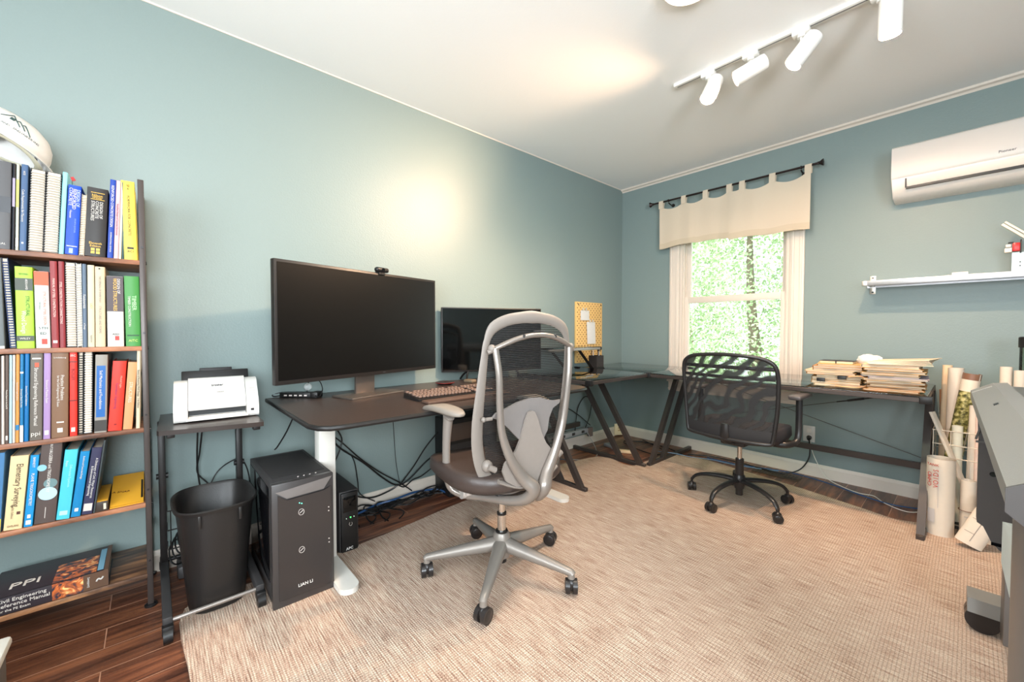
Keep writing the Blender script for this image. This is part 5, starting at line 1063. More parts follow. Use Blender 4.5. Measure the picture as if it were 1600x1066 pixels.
# ================================================================== PEGBOARD CORNER
o = thing('pegboard', 'narrow light wooden pegboard with two white papers, on the left wall near the corner', 'pegboard', (0.015, -0.557, 0.77))
OAK = mat('light_birch', (226, 184, 116), 0.5)
m = MB(); m.b2((0.0, -0.752, 0.772), (0.02, -0.362, 1.333), 0.002); build(m, 'board', OAK, o, True)
m = MB()
for j in range(27):
    for i in range(9):
        y = -0.735 + i * 0.0435 + (0.0217 if j % 2 else 0)
        if y < -0.37: m.box((0.0203, y, 0.79 + j * 0.0203), (0.0006, 0.010, 0.0095), bev=0)
k = build(m, 'peg_holes', mat('hole_brown', (112, 72, 40), 0.8), o, True); 
for y, z in ((-0.722, 1.31), (-0.385, 1.31)):
    m = MB(); m.cyl((0.02, y, z), (0.024, y, z), 0.006, seg=12); build(m, 'screw', BLACK, o, True)
for y0, y1, z0, z1, nm in ((-0.70, -0.575, 1.165, 1.255, 'upper'), (-0.60, -0.475, 0.945, 1.15, 'lower')):
    p = thing('note_paper', ('small' if nm == 'upper' else 'tall') + ' white paper clipped to the %s part of the pegboard' % ('upper' if nm == 'upper' else 'lower'), 'paper', (0.03, (y0 + y1) / 2, z0))
    m = MB(); m.grid(lambda u_, v_: (0.030 + 0.004 * math.sin(PI * u_), y0 + (y1 - y0) * u_ - 0.012 * v_ * (nm == 'lower'), z0 + (z1 - z0) * v_), 6, 4); thick(build(m, 'sheet', mat('bright_paper', (216, 212, 208), 0.7), p, True), 0.001)
    for q in (0.25, 0.6):
        m = MB(); yy = y0 + (y1 - y0) * q; m.box((0.034, yy, z1 + 0.008), (0.012, 0.013, 0.03), bev=0.003); build(m, 'clip', mat('beige_clip', (196, 186, 170), 0.4), p, True)
for q, (yy, zz, c, lb) in enumerate([(-0.655, 1.20, (70, 130, 84), 'green'), (-0.49, 0.86, (150, 90, 60), 'brown')][:0]): pass
o = thing('pencil_cup', 'dark mesh cup of pens and scissors on the glass desk in front of the pegboard', 'pen holder', (0.13, -0.60, GZ + 0.006))
m = MB(); m.b2((-0.045, -0.05, 0), (0.045, 0.05, 0.002)); 
for s_ in (-1, 1): m.b2((-0.045, s_ * 0.05 - 0.001, 0), (0.045, s_ * 0.05 + 0.001, 0.10)); m.b2((s_ * 0.045 - 0.001, -0.05, 0), (s_ * 0.045 + 0.001, 0.05, 0.10))
build(m, 'cup', mat('mesh_cup', (48, 42, 40), 0.5, bump=0.8, bscale=500), o)
for i, (x, y, h_, c) in enumerate([(-0.02, -0.03, 0.16, (40, 40, 44)), (0.01, 0.02, 0.15, (60, 40, 90)), (0.025, -0.01, 0.17, (30, 30, 32)), (-0.01, 0.035, 0.14, (190, 60, 60)), (0.0, -0.035, 0.15, (220, 220, 224))]):
    pn = thing('pen', ['tall black marker in the pencil cup', 'violet pen in the pencil cup', 'longest dark pen in the pencil cup', 'red pencil in the pencil cup', 'white pen in the pencil cup'][i], 'pen', (0.13 + x, -0.60 + y, GZ + 0.009))
    m = MB(); m.cyl((0, 0, 0), (x * 0.3, y * 0.3, h_), 0.004, seg=10); build(m, 'barrel', cmat(c), pn)
    m = MB(); m.cyl((x * 0.3, y * 0.3, h_), (x * 0.33, y * 0.33, h_ + 0.012), 0.0035, 0.001, seg=10); build(m, 'tip', BLACK, pn)
o = thing('scissors', 'black handled scissors standing in the pencil cup', 'scissors', (0.15, -0.585, GZ + 0.009))
m = MB()
for s_ in (-1, 1): m.tube([(0, s_ * 0.012 + 0.013 * math.cos(a), 0.155 + 0.018 * math.sin(a)) for a in [2 * PI * i / 14 for i in range(14)]], 0.003, seg=6, closed=True)
build(m, 'handles', BLACK, o); m = MB(); m.b2((-0.001, -0.006, 0.0), (0.001, 0.006, 0.14)); build(m, 'blades', STEEL, o)

# ================================================================== FOLDER STACKS
FZ = GZ + 0.0065
rs = random.Random(11)
MAN = [(196, 150, 92), (188, 138, 78), (204, 168, 116), (180, 124, 68), (208, 190, 158), (200, 160, 104)]
def sheet_stack(name, lb, cat, grp, cx, cy, z, w, d, h, rz, col, bow=0.0, tab=None):
    M_ = Matrix.Translation((cx, cy, z)) @ Matrix.Rotation(rz, 4, 'Z')
    o = thing(name, lb, cat, group=grp, mtx=M_)
    cm = mat('manila_%d_%d_%d' % col, col, 0.7, vary=0.03)
    m = MB(); m.b2((-w / 2, -d / 2, 0), (w / 2, d / 2, 0.0009)); m.prism([(-w / 2, -d / 2, h - 0.001), (w / 2, -d / 2, h - 0.001), (w / 2, d / 2, h - 0.001), (-w / 2, d / 2, h - 0.001)], (0, 0, 0.0009)); m.b2((-w / 2, -d / 2, 0), (-w / 2 + 0.0008, d / 2, h)); build(m, 'cover', cm, o)
    m = MB(); m.b2((-w / 2 + 0.004, -d / 2 + 0.004, 0.001), (w / 2 - 0.006, d / 2 - 0.004, h - 0.0012)); build(m, 'papers', mat('folder_papers', (196, 180, 156), 0.8, bump=0.6, bscale=400, vary=0.06), o)
    if tab is not None:
        m = MB(); m.b2((w / 2 * tab - 0.035, -d / 2 - 0.011, 0.0), (w / 2 * tab + 0.035, -d / 2, 0.0012)); build(m, 'tab', cm, o)
    return o
ordn = ['lowest', 'second lowest', 'third from bottom', 'fourth from bottom', 'fifth from bottom', 'sixth from bottom', 'seventh from bottom', 'eighth from bottom', 'ninth from bottom', 'tenth from bottom', 'eleventh from bottom', 'twelfth from bottom', 'topmost']
z = FZ
Ls = [(0.012, 4), (0.014, 2), (0.010, 0), (0.013, 5), (0.016, 4), (0.012, 1), (0.010, 4), (0.014, 2), (0.012, 3), (0.011, 5)]
for i, (h_, c) in enumerate(Ls):
    lb = ('%s document folder in the left paper stack on the glass desk' % (ordn[i] if i < 9 else 'topmost')).capitalize()
    sheet_stack('document_folder', lb[0].lower() + lb[1:], 'folder', 'folders in the left paper stack', 1.86 + rs.uniform(-0.012, 0.012) - (0.02 if i in (5, 6) else 0), -0.46 + rs.uniform(-0.015, 0.015), z, 0.235, 0.30, h_, rs.uniform(-0.08, 0.08) + 0.1, MAN[c], tab=rs.uniform(-0.6, 0.6)); z += h_ + 0.0003
zl = z
m = MB(); pts = []
o = thing('rubber_banded_pad', 'small cream pad tied with a dark band on top of the left paper stack', 'notepad', (1.855, -0.46, zl + 0.0006))
m = MB(); m.b2((-0.08, -0.06, 0), (0.08, 0.06, 0.014), 0.001); build(m, 'pad', cmat((230, 210, 170)), o)
m = MB(); m.b2((-0.082, -0.062, 0.0135), (0.082, 0.062, 0.0155)); build(m, 'cover', cmat((60, 52, 50)), o)
m = MB(); m.b2((-0.004, -0.063, -0.0), (0.002, 0.063, 0.0165)); build(m, 'band', BLACK, o)
# curled papers and binder clips at the front of the left stack
o = thing('curled_envelope', 'curled tan paper bulging from the right side of the left paper stack', 'paper', (1.99, -0.62, FZ))
m = MB(); m.tube([(-0.12, 0, 0.004), (-0.03, 0.0, 0.002), (0.02, 0.0, 0.018), (0.025, 0.0, 0.052), (-0.01, 0.0, 0.068), (-0.06, 0, 0.060)], 0.0035, seg=6, sm=6); build(m, 'edge', mat('kraft', (206, 160, 118), 0.7), o)
m = MB(); m.grid(lambda u_, v_: (*(lambda P_: (P_[0], P_[1] * 0 + 0.07 * v_, P_[2]))([(-0.12, 0, 0.004), (-0.03, 0.0, 0.002), (0.02, 0.0, 0.018), (0.027, 0.0, 0.035), (0.025, 0.0, 0.052), (-0.01, 0.0, 0.068), (-0.06, 0, 0.060)][round(u_ * 6)]),), 7, 3); build(m, 'sheet', mat('kraft'), o)
for i, (x, zz) in enumerate([(1.80, 0.035), (1.90, 0.055)]):
    b = thing('binder_clip', ['black binder clip low on the left paper stack', 'dark clip higher on the front of the left paper stack'][i], 'binder clip', (x, -0.618, FZ + zz))
    m = MB(); m.b2((-0.02, -0.006, -0.012), (0.02, 0.012, 0.008), 0.002); build(m, 'clip', BLACK, b)
    m = MB(); m.tube([(-0.012, -0.004, -0.008), (-0.012, -0.02, -0.012), (0.012, -0.02, -0.012), (0.012, -0.004, -0.008)], 0.001, seg=5); build(m, 'wire_handle', CHROME, b)
z = FZ
Rs = [(0.008, 3), (0.007, 1), (0.009, 3), (0.010, 1), (0.008, 0), (0.012, 3), (0.010, 5), (0.009, 4), (0.012, 3), (0.010, 0), (0.014, 2), (0.012, 1), (0.016, 4)]
for i, (h_, c) in enumerate(Rs):
    cc = MAN[c] if i not in (7, 8) else (176, 166, 176)
    sheet_stack('document_folder', '%s %s folder in the right paper stack near the desk end' % (ordn[i], 'greyish' if i in (7, 8) else 'manila'), 'folder', 'folders in the right paper stack', 2.115 + rs.uniform(-0.012, 0.012) + (0.012 if i in (5, 6, 7) else 0), -0.52 + rs.uniform(-0.02, 0.02), z, 0.225 + 0.012 * (i > 4), 0.29, h_, rs.uniform(-0.06, 0.06) + 0.05, cc, tab=rs.uniform(-0.5, 0.9)); z += h_ + 0.0003
o = thing('loose_papers', 'thick fan of white papers on top of the right paper stack', 'papers', (2.13, -0.50, z + 0.001))
m = MB()
for i in range(5):
    R_ = Matrix.Translation((0.005 * i, 0.008 * i, 0.0045 * i)) @ Matrix.Rotation(0.12 - 0.06 * i, 4, 'Z') @ Matrix.Rotation(-0.02 * i, 4, 'Y')
    m.box((0, 0, 0), (0.25, 0.31, 0.003), rot=None)
    for v in m.bm.verts[-8:]: v.co = R_ @ v.co + Vector((0, 0, 0.003))
build(m, 'sheets', mat('ivory_paper', (212, 198, 174), 0.75), o)
o = thing('crumpled_cloth', 'crumpled white paper ball between the two paper stacks', 'crumpled paper', (1.99, -0.36, zl - 0.02))
m = MB(); bmesh.ops.create_icosphere(m.bm, subdivisions=3, radius=0.055)
for v in m.bm.verts: v.co = Vector((v.co.x * 1.1, v.co.y, v.co.z * 0.7 + 0.038)) * (1 + rs.uniform(-0.07, 0.07))
build(m, 'ball', mat('bright_paper'), o, smooth=False)
o = tag(build(MB().b2((1.94, -0.42, FZ), (2.03, -0.30, zl - 0.0215), 0.002), 'paper_bundle', mat('folder_papers')), 'cream bundle of papers wedged between the two stacks under the crumpled ball', 'papers')

# ================================================================== DRAWING ROLLS, BASKET, BOARDS
PAPW = mat('drawing_paper', (212, 200, 184), 0.7, vary=0.03)
def roll(name, lb, cx, cy, r, z0, z1, lean=(0, 0), col=PAPW, inner=True, extra=None, cat='paper roll', sy=1.0):
    M_ = Matrix.Translation((cx, cy, z0)) @ Matrix.Rotation(lean[0], 4, 'X') @ Matrix.Rotation(lean[1], 4, 'Y')
    o = thing(name, lb, cat, mtx=M_); L_ = z1 - z0; m = MB(); n = 40; turns = 2.3
    ri = r * 0.72; pts = []
    for i in range(int(n * turns)):
        t_ = i / (n * turns); rr_ = ri + (r - ri) * t_; a = 2 * PI * turns * t_; pts.append((rr_ * math.cos(a), rr_ * math.sin(a) * sy))
    A = [m.bm.verts.new((x, y, 0)) for x, y in pts]; B = [m.bm.verts.new((x, y, L_)) for x, y in pts]
    for i in range(len(pts) - 1): m.bm.faces.new((A[i], A[i + 1], B[i + 1], B[i]))
    thick(build(m, 'rolled_sheet', col, o, angle=60), 0.0008); return o, L_
RED = mat('red_marker', (196, 62, 52), 0.6)
o, L_ = roll('drawing_roll', 'fat white paper roll with red handwriting standing beside the desk leg', 2.305, -0.565, 0.057, RT, 0.408)
def onroll(o, s_, r, ang, z, size, mm, vertical=False, maxw=None):
    # place characters around a roll
    k = size * 0.72
    for i, ch in enumerate(s_):
        if ch == ' ': continue
        if vertical: zz = z - (len(s_) / 2 - i) * -1 * 0; a = ang; zz = z + (i - len(s_) / 2) * k
        else: a = ang + (i - len(s_) / 2) * k / r; zz = z
        n_ = Vector((math.cos(a), math.sin(a), 0)); t_ = Vector((-math.sin(a), math.cos(a), 0))
        if vertical: text(ch, n_ * (r + 0.0018) + Vector((0, 0, zz)), (0, 0, 1), -t_, size, mm, o, depth=0.0003)
        else: text(ch, n_ * (r + 0.0018) + Vector((0, 0, zz)), t_, (0, 0, 1), size, mm, o, depth=0.0003)
onroll(o, 'TANK', 0.057, math.radians(-112), 0.368, 0.018, RED); onroll(o, 'CHMO', 0.057, math.radians(-128), 0.30, 0.026, RED, True); onroll(o, 'VOIDS', 0.057, math.radians(-103), 0.31, 0.028, RED, True)
m = MB()
def patch(m, r, a0, a1, z0, z1): m.grid(lambda u_, v_: ((r + 0.0014) * math.cos(a0 + (a1 - a0) * u_), (r + 0.0014) * math.sin(a0 + (a1 - a0) * u_), z0 + (z1 - z0) * v_), 8, 2)
patch(m, 0.057, math.radians(-135), math.radians(-105), 0.07, 0.14); patch(m, 0.057, math.radians(-139), math.radians(-112), 0.31, 0.316); patch(m, 0.057, math.radians(-96), math.radians(-94), 0.15, 0.33); build(m, 'faint_print', mat('grey_blueprint', (186, 180, 176), 0.7), o)
o, L_ = roll('drawing_roll', 'shorter white paper roll with a band around it, right of the red-lettered roll', 2.402, -0.515, 0.030, RT, 0.305)
m = MB(); m.tube([(0.0315 * math.cos(a), 0.0315 * math.sin(a), 0.14) for a in [2 * PI * i / 28 for i in range(28)]], 0.0016, seg=6, closed=True); build(m, 'rubber_band', mat('brown_band', (120, 84, 64), 0.6), o)
m = MB(); patch(m, 0.030, math.radians(-110), math.radians(-80), 0.108, 0.114); build(m, 'faint_print', mat('grey_blueprint'), o)
o, L_ = roll('drawing_roll', 'flattened bundle of white drawings leaning low against the plotter', 2.405, -0.67, 0.052, 0.03, 0.27, lean=(math.radians(-10), math.radians(22)), sy=0.5)
m = MB(); m.b2((-0.002, -0.0262, 0.02), (-0.0005, -0.0256, 0.22)); m.tube([(-0.036, -0.020, 0.06), (-0.002, -0.0262, 0.06)], 0.0008, seg=4); m.tube([(-0.036, -0.0200, 0.13), (-0.002, -0.0262, 0.13)], 0.0008, seg=4); build(m, 'drawing_frame_lines', mat('grey_ink2', (120, 110, 104), 0.7), o)
roll('drawing_roll', 'short white roll standing behind the leaning bundle by the plotter', 2.475, -0.52, 0.026, RT, 0.18)
roll('drawing_roll', 'white printed roll half hidden behind the near plotter leg', 2.535, -0.47, 0.034, RT, 0.20)
o, L_ = roll('drawing_roll', 'tall cream roll standing left of the photo print in the corner basket', 2.335, -0.235, 0.034, 0.03, 0.86, lean=(0.0, math.radians(0.6)))
m = MB(); patch(m, 0.034, math.radians(-140), math.radians(-45), 0.40, 0.403); build(m, 'faint_print', mat('grey_blueprint'), o)
roll('drawing_roll', 'peach tinted roll at the far left of the corner basket', 2.298, -0.20, 0.022, 0.03, 0.872, lean=(0, math.radians(0.8)), col=mat('peach_paper', (226, 196, 160), 0.7))
roll('drawing_roll', 'short pale roll in front of the tall rolls in the wire basket', 2.357, -0.355, 0.023, 0.03, 0.552, col=mat('pale_green_paper', (226, 224, 206), 0.7, vary=0.05))
roll('drawing_roll', 'slim cream roll with ruled edge standing right of the photo print', 2.405, -0.39, 0.017, 0.03, 0.675, lean=(0, math.radians(0.8)))
roll('drawing_roll', 'thin pinkish roll nearest the plotter in the corner basket', 2.432, -0.40, 0.013, 0.03, 0.72, col=mat('pink_paper', (216, 190, 176), 0.7))
# rolled photo print
o = thing('photo_print', 'rolled colour print of a house and green shrubs standing in the corner basket', 'poster', mtx=Matrix.Translation((2.300, -0.285, 0.03)) @ Matrix.Rotation(math.radians(7.5), 4, 'Y'))
def print_mat():
    mm, nt, N, L, b = nodes_mat('shrub_print')
    tc = N.new('ShaderNodeTexCoord'); sp = N.new('ShaderNodeSeparateXYZ'); L.new(tc.outputs['Object'], sp.inputs[0])
    n = N.new('ShaderNodeTexNoise'); n.inputs['Scale'].default_value = 55; n.inputs['Detail'].default_value = 4; L.new(tc.outputs['Object'], n.inputs[0])
    c1 = N.new('ShaderNodeValToRGB'); e = c1.color_ramp.elements; e[0].position = 0.38; e[0].color = lin((62, 60, 34)); e[1].position = 0.66; e[1].color = lin((206, 196, 140)); x = e.new(0.5); x.color = lin((128, 124, 62))
    L.new(n.outputs['Fac'], c1.inputs[0])
    c2 = N.new('ShaderNodeValToRGB'); c2.color_ramp.interpolation = 'CONSTANT'; e = c2.color_ramp.elements
    e[0].position = 0.0; e[0].color = (0, 0, 0, 1); e[1].position = 0.5; e[1].color = (1, 1, 1, 1)
    mr = N.new('ShaderNodeMapRange'); mr.inputs['From Min'].default_value = 0.60; mr.inputs['From Max'].default_value = 0.83; L.new(sp.outputs['Z'], mr.inputs[0]); L.new(mr.outputs[0], c2.inputs[0])
    c3 = N.new('ShaderNodeValToRGB'); c3.color_ramp.interpolation = 'CONSTANT'; e = c3.color_ramp.elements
    e[0].position = 0.0; e[0].color = lin((150, 150, 86)); e[1].position = 0.78; e[1].color = lin((128, 92, 72)); x = e.new(0.50); x.color = lin((222, 208, 190)); L.new(mr.outputs[0], c3.inputs[0])
    mx = N.new('ShaderNodeMix'); mx.data_type = 'RGBA'; L.new(c2.outputs[0], mx.inputs['Factor']); L.new(c1.outputs[0], mx.inputs['A']); L.new(c3.outputs[0], mx.inputs['B']); L.new(mx.outputs['Result'], b.inputs['Base Color']); b.inputs['Roughness'].default_value = 0.4; return mm
m = MB(); m.grid(lambda u_, v_: (0.036 * math.cos(math.radians(-200 + 250 * u_)), 0.036 * math.sin(math.radians(-200 + 250 * u_)), 0.002 + 0.812 * v_), 30, 3); thick(build(m, 'printed_sheet', print_mat(), o), 0.001)
m = MB(); m.grid(lambda u_, v_: (0.0364 * math.cos(math.radians(-40 + 10 * u_)), 0.0364 * math.sin(math.radians(-40 + 10 * u_)), 0.002 + 0.812 * v_), 4, 3); build(m, 'white_border', PAPW, o)
# wire basket
o = thing('wire_basket', 'pale wire basket in the corner holding the tall rolls', 'basket', (2.37, -0.30, 0.0))
WB = mat('pale_wire', (206, 196, 180), 0.35, metal=0.5)
m = MB()
for z in (0.03, 0.385, 0.455, 0.53): m.tube([(2.268, -0.43, z), (2.468, -0.43, z), (2.468, -0.16, z), (2.268, -0.16, z)], 0.0028, seg=6, closed=True)
for x in (2.27, 2.335, 2.40, 2.466): m.tube([(x, -0.43, 0.53), (x, -0.43, 0.03), (x, -0.16, 0.03), (x, -0.16, 0.53)], 0.0024, seg=6)
build(m, 'wire_frame', WB, o, True)
m = MB(); m.b2((2.268, -0.43, 0.0), (2.468, -0.16, 0.029), 0.003); build(m, 'base', mat('dark_base', (60, 52, 46), 0.6), o, True)
def lean_board(name, lb, p, q, w, th, mm):
    p = Vector(p); q = Vector(q); v = q - p; R_ = v.to_track_quat('Z', 'Y').to_matrix().to_4x4()
    o = thing(name, lb, 'board', mtx=Matrix.Translation(p) @ R_); m = MB(); m.b2((-w / 2, -th / 2, 0), (w / 2, th / 2, v.length), 0.001); build(m, 'board', mm, o); return o
lean_board('foam_board', 'white board leaning diagonally between desk leg and rolls', (2.41, -0.47, 0.20), (2.262, -0.42, 0.625), 0.04, 0.012, PAPW)
lean_board('cardboard_strip', 'brown wooden strip standing behind the white leaning board', (2.315, -0.13, 0.0), (2.292, -0.10, 0.72), 0.03, 0.014, mat('brown_strip', (150, 112, 84), 0.6))
roll('drawing_roll', 'left one of the two white rolls standing behind the plotter lid', 2.522, -0.30, 0.024, 0.0, 0.882)
roll('drawing_roll', 'right one of the two white rolls standing behind the plotter lid', 2.566, -0.33, 0.022, 0.0, 0.868)
o = thing('poster_tube', 'clear plastic tube with black cap standing behind the plotter', 'tube', (2.595, -0.27, 0.0))
m = MB(); m.lathe([(0.031, 0.0), (0.031, 1.0)], seg=28); build(m, 'tube', glass_mat('clear_plastic', (214, 224, 214), boost=1.5), o)
m = MB(); m.lathe([(0.0, 0.985), (0.035, 0.985), (0.035, 1.035), (0.030, 1.04), (0.0, 1.04)], seg=28); build(m, 'cap', BLACK, o)

# ================================================================== LARGE FORMAT PLOTTER
o = thing('plotter', 'large grey wide-format plotter at the right edge of the picture', 'plotter', (2.75, -2.0, 0))
PG = mat('plotter_grey', (134, 132, 128), 0.42, bump=0.2, bscale=400, metal=0.1); PD = mat('plotter_dark', (62, 58, 56), 0.45); PL = mat('plotter_mid', (108, 102, 98), 0.4, metal=0.2)
Y0, Y1 = -2.80, -1.47
m = MB()   # sloped grey top along the left edge
tp = [(2.418, 0.835), (2.418, 0.862), (2.468, 0.893), (2.50, 0.897), (2.50, 0.80), (2.45, 0.80)]
m.prism([(x, Y0 + 0.03, z) for x, z in tp], (0, Y1 - Y0 - 0.03, 0)); build(m, 'top_edge', PG, o, True, angle=20)
m = MB(); m.b2((2.50, Y0 + 0.03, 0.80), (3.05, Y1, 0.872), 0.004); build(m, 'body', PL, o, True)
m = MB(); m.b2((2.502, Y0 + 0.05, 0.872), (3.03, -2.02, 0.888), 0.003); build(m, 'lid', mat('plotter_lid', (92, 86, 80), 0.3), o, True)
m = MB(); m.b2((2.502, -1.99, 0.872), (3.03, Y1 - 0.03, 0.888), 0.003); build(m, 'lid', mat('plotter_lid'), o, True)
m = MB(); m.b2((2.497, Y0 + 0.03, 0.872), (2.502, Y1, 0.894)); m.b2((2.50, -2.018, 0.885), (3.03, -1.992, 0.890)); build(m, 'lid_rail', mat('light_rail', (176, 168, 158), 0.3, metal=0.4), o, True)
m = MB(); m.b2((2.515, -2.04, 0.8885), (2.56, -2.0, 0.8895)); build(m, 'white_label', WHITE, o, True)
m = MB(); m.box((2.449, -1.98, 0.8815), (0.010, 0.03, 0.001), rot=(0, math.radians(-31), 0)); build(m, 'latch_slot', BLACK, o, True)
m = MB(); m.box((2.440, -1.56, 0.877), (0.05, 0.006, 0.001), rot=(0, math.radians(-31), 0)); build(m, 'seam_strip', mat('light_rail'), o, True)
m = MB()   # dark end plate below the far end
m.prism([(2.438, Y1 - 0.10, 0.83), (2.438, Y1 - 0.10, 0.43), (2.452, Y1 - 0.10, 0.42), (2.470, Y1 - 0.10, 0.375), (2.490, Y1 - 0.10, 0.35), (2.60, Y1 - 0.10, 0.35), (2.60, Y1 - 0.10, 0.83)], (0, 0.06, 0)); build(m, 'end_plate', PD, o, True, smooth=False)
m = MB()
for z in (0.60, 0.655): m.cyl((2.470, Y1 - 0.103, z), (2.470, Y1 - 0.10, z), 0.008, seg=16)
m.box((2.485, Y1 - 0.102, 0.37), (0.03, 0.004, 0.010)); build(m, 'plate_hardware', mat('gloss_black'), o, True)
m = MB(); m.b2((2.43, Y1 - 0.108, 0.70), (2.50, Y1 - 0.10, 0.706)); m.tube([(2.435, Y1 - 0.104, 0.82), (2.437, Y1 - 0.104, 0.74), (2.430, Y1 - 0.104, 0.71)], 0.003, seg=6); build(m, 'hinge_wire', WIRE, o, True)
m = MB(); m.b2((2.50, Y1 - 0.12, 0.05), (2.56, Y1 - 0.02, 0.28), 0.004); build(m, 'far_leg', PL, o, True)
m = MB(); m.prism([(2.425, y, z) for y, z in [(Y1 - 0.02, 0.130), (Y1 + 0.075, 0.130), (Y1 + 0.085, 0.085), (Y1 - 0.02, 0.080)]], (0.62, 0, 0)); build(m, 'foot_beam', PG, o, True, smooth=False)
m = MB(); m.cyl((2.462, Y1 - 0.005, 0.0535), (2.462, Y1 + 0.03, 0.0535), 0.043, seg=30); m.cyl((2.462, Y1 + 0.035, 0.0535), (2.462, Y1 + 0.065, 0.0535), 0.043, seg=30); m.b2((2.45, Y1 + 0.01, 0.05), (2.474, Y1 + 0.055, 0.09)); build(m, 'caster', mat('caster_black'), o, True)
m = MB()   # near end column
def colring(z, x0_, n=20): return [(x0_ + 0.085 - 0.085 * math.cos(PI * i / n * 0.5 * 2 if False else PI * 0.5 * i / n), 0) for i in range(n + 1)]
out_ = [(2.452, -2.54), (2.438, -2.58), (2.435, -2.64), (2.440, -2.70), (2.457, -2.74), (2.49, -2.762), (2.56, -2.768), (2.75, -2.768), (2.75, -2.54)]
m.prism([(x, y, 0.06) for x, y in out_], (0, 0, 0.774)); build(m, 'near_column', PL, o, True, angle=50)
m = MB(); m.prism([(x - 0.002 if x < 2.5 else x, y - 0.002, 0.30) for x, y in out_], (0, 0, 0.008)); build(m, 'column_seam', mat('light_rail'), o, True, angle=50)
m = MB(); m.prism([(2.4165, -2.772, 0.83), (2.4165, -2.772, 0.8625), (2.4675, -2.772, 0.894), (2.52, -2.772, 0.898), (3.03, -2.772, 0.890), (3.03, -2.772, 0.80), (2.45, -2.772, 0.80)], (0, -0.004, 0)); build(m, 'end_shade_sheet', PD, o, True, smooth=False)  # dark sheet added over the daylit end cap, its shade put into colour
m = MB(); m.b2((2.44, -2.76, 0.0), (3.0, -2.56, 0.06), 0.01); build(m, 'near_foot', PD, o, True)
m = MB(); m.prism([(2.478, -1.80, 0.40), (2.478, -1.80, 0.52), (2.490, -1.98, 0.56), (2.490, -2.10, 0.50), (2.482, -1.98, 0.38)], (0.02, 0, 0)); build(m, 'catch_bin_cloth', mat('pale_blue_cloth', (196, 206, 206), 0.7), o, True, smooth=False)

_p = Matrix.Translation((2.41, -1.47, 0)) @ Matrix.Rotation(math.radians(1.5), 4, 'Z') @ Matrix.Translation((-2.41, 1.47, 0)) @ ROOTM[o.name]
o.location = _p.translation + Vector((-0.018, 0, 0)); o.rotation_euler = _p.to_euler()

# ================================================================== SOCKETS, VENT, SMALL FLOOR THINGS
o = thing('wall_outlet', 'white wall outlet with a black plug under the glass desk', 'outlet', (1.615, -0.004, 0.25))
m = MB(); m.b2((1.578, -0.006, 0.248), (1.652, 0, 0.366), 0.003); build(m, 'cover_plate', WHITE, o, True)
m = MB(); m.b2((1.600, -0.009, 0.315), (1.630, -0.005, 0.350), 0.004); m.b2((1.600, -0.009, 0.262), (1.630, -0.005, 0.297), 0.004); build(m, 'socket', mat('socket_white', (214, 208, 200), 0.4), o, True)
o = thing('power_plug', 'black plug and cord in the wall outlet below the glass desk', 'plug', (1.622, -0.03, 0.26))
m = MB(); m.cyl((1.617, -0.009, 0.280), (1.622, -0.042, 0.276), 0.017, 0.012, seg=16); build(m, 'plug', BLACK, o, True)
m = MB(); m.tube([(1.622, -0.04, 0.274), (1.635, -0.07, 0.24), (1.635, -0.09, 0.15), (1.59, -0.11, 0.06), (1.50, -0.13, 0.012), (1.36, -0.14, 0.008), (1.15, -0.10, 0.006), (0.95, -0.12, 0.006), (0.80, -0.2, 0.006)], 0.0045, seg=8, sm=6); build(m, 'cord', BLACK, o, True)
def cable(lb, pts, r, mm, name='cable', cat='cable', grp=None, sm=7):
    m = MB(); m.tube(pts, r, seg=7, sm=sm); return tag(build(m, name, mm), lb, cat, grp)
BLUE = mat('blue_cable', (40, 78, 124), 0.45); GREYC = mat('grey_cable', (150, 146, 142), 0.5); WC = mat('white_cable', (228, 222, 210), 0.5)
cable('thin white cord running from the outlet along the floor to the desk end', [(1.628, -0.03, 0.262), (1.66, -0.06, 0.16), (1.74, -0.10, 0.04), (1.83, -0.12, 0.005), (1.93, -0.18, 0.005), (2.0, -0.17, 0.005), (2.06, -0.26, 0.005), (2.14, -0.32, 0.005), (2.2, -0.30, 0.005), (2.3, -0.12, 0.005)], 0.0022, WC)
cable('blue network cable curving along the baseboard under the glass desk', [(0.95, -0.17, 0.006), (1.2, -0.16, 0.006), (1.5, -0.07, 0.006), (1.75, -0.12, 0.006), (1.95, -0.22, 0.006), (2.1, -0.26, 0.006), (2.25, -0.20, 0.006), (2.4, -0.12, 0.006)], 0.0035, BLUE)
cable('thin blue cable crossing the floor bars near the corner', [(0.60, -0.42, 0.035), (0.74, -0.36, 0.036), (0.86, -0.27, 0.012), (1.0, -0.20, 0.006), (1.2, -0.19, 0.006), (1.45, -0.10, 0.006)], 0.0026, mat('pale_blue_cable', (120, 150, 180), 0.45))
o = thing('floor_vent', 'dark metal floor register behind the black chair', 'vent', (1.455, -0.17, 0.0))
RV = Matrix.Rotation(math.radians(0), 4, 'Z')
m = MB(); m.b2((-0.15, -0.062, 0.0), (0.15, 0.062, 0.004), 0.0015); build(m, 'plate', mat('vent_bronze', (96, 78, 66), 0.4, metal=0.5), o)
m = MB()
for i in range(13):
    for j in range(3): m.box((-0.12 + i * 0.02, -0.034 + j * 0.034, 0.0042), (0.013, 0.022, 0.001), rot=(0, 0, 0.5 if (i + j) % 2 else -0.5))
build(m, 'slots', BLACK, o)
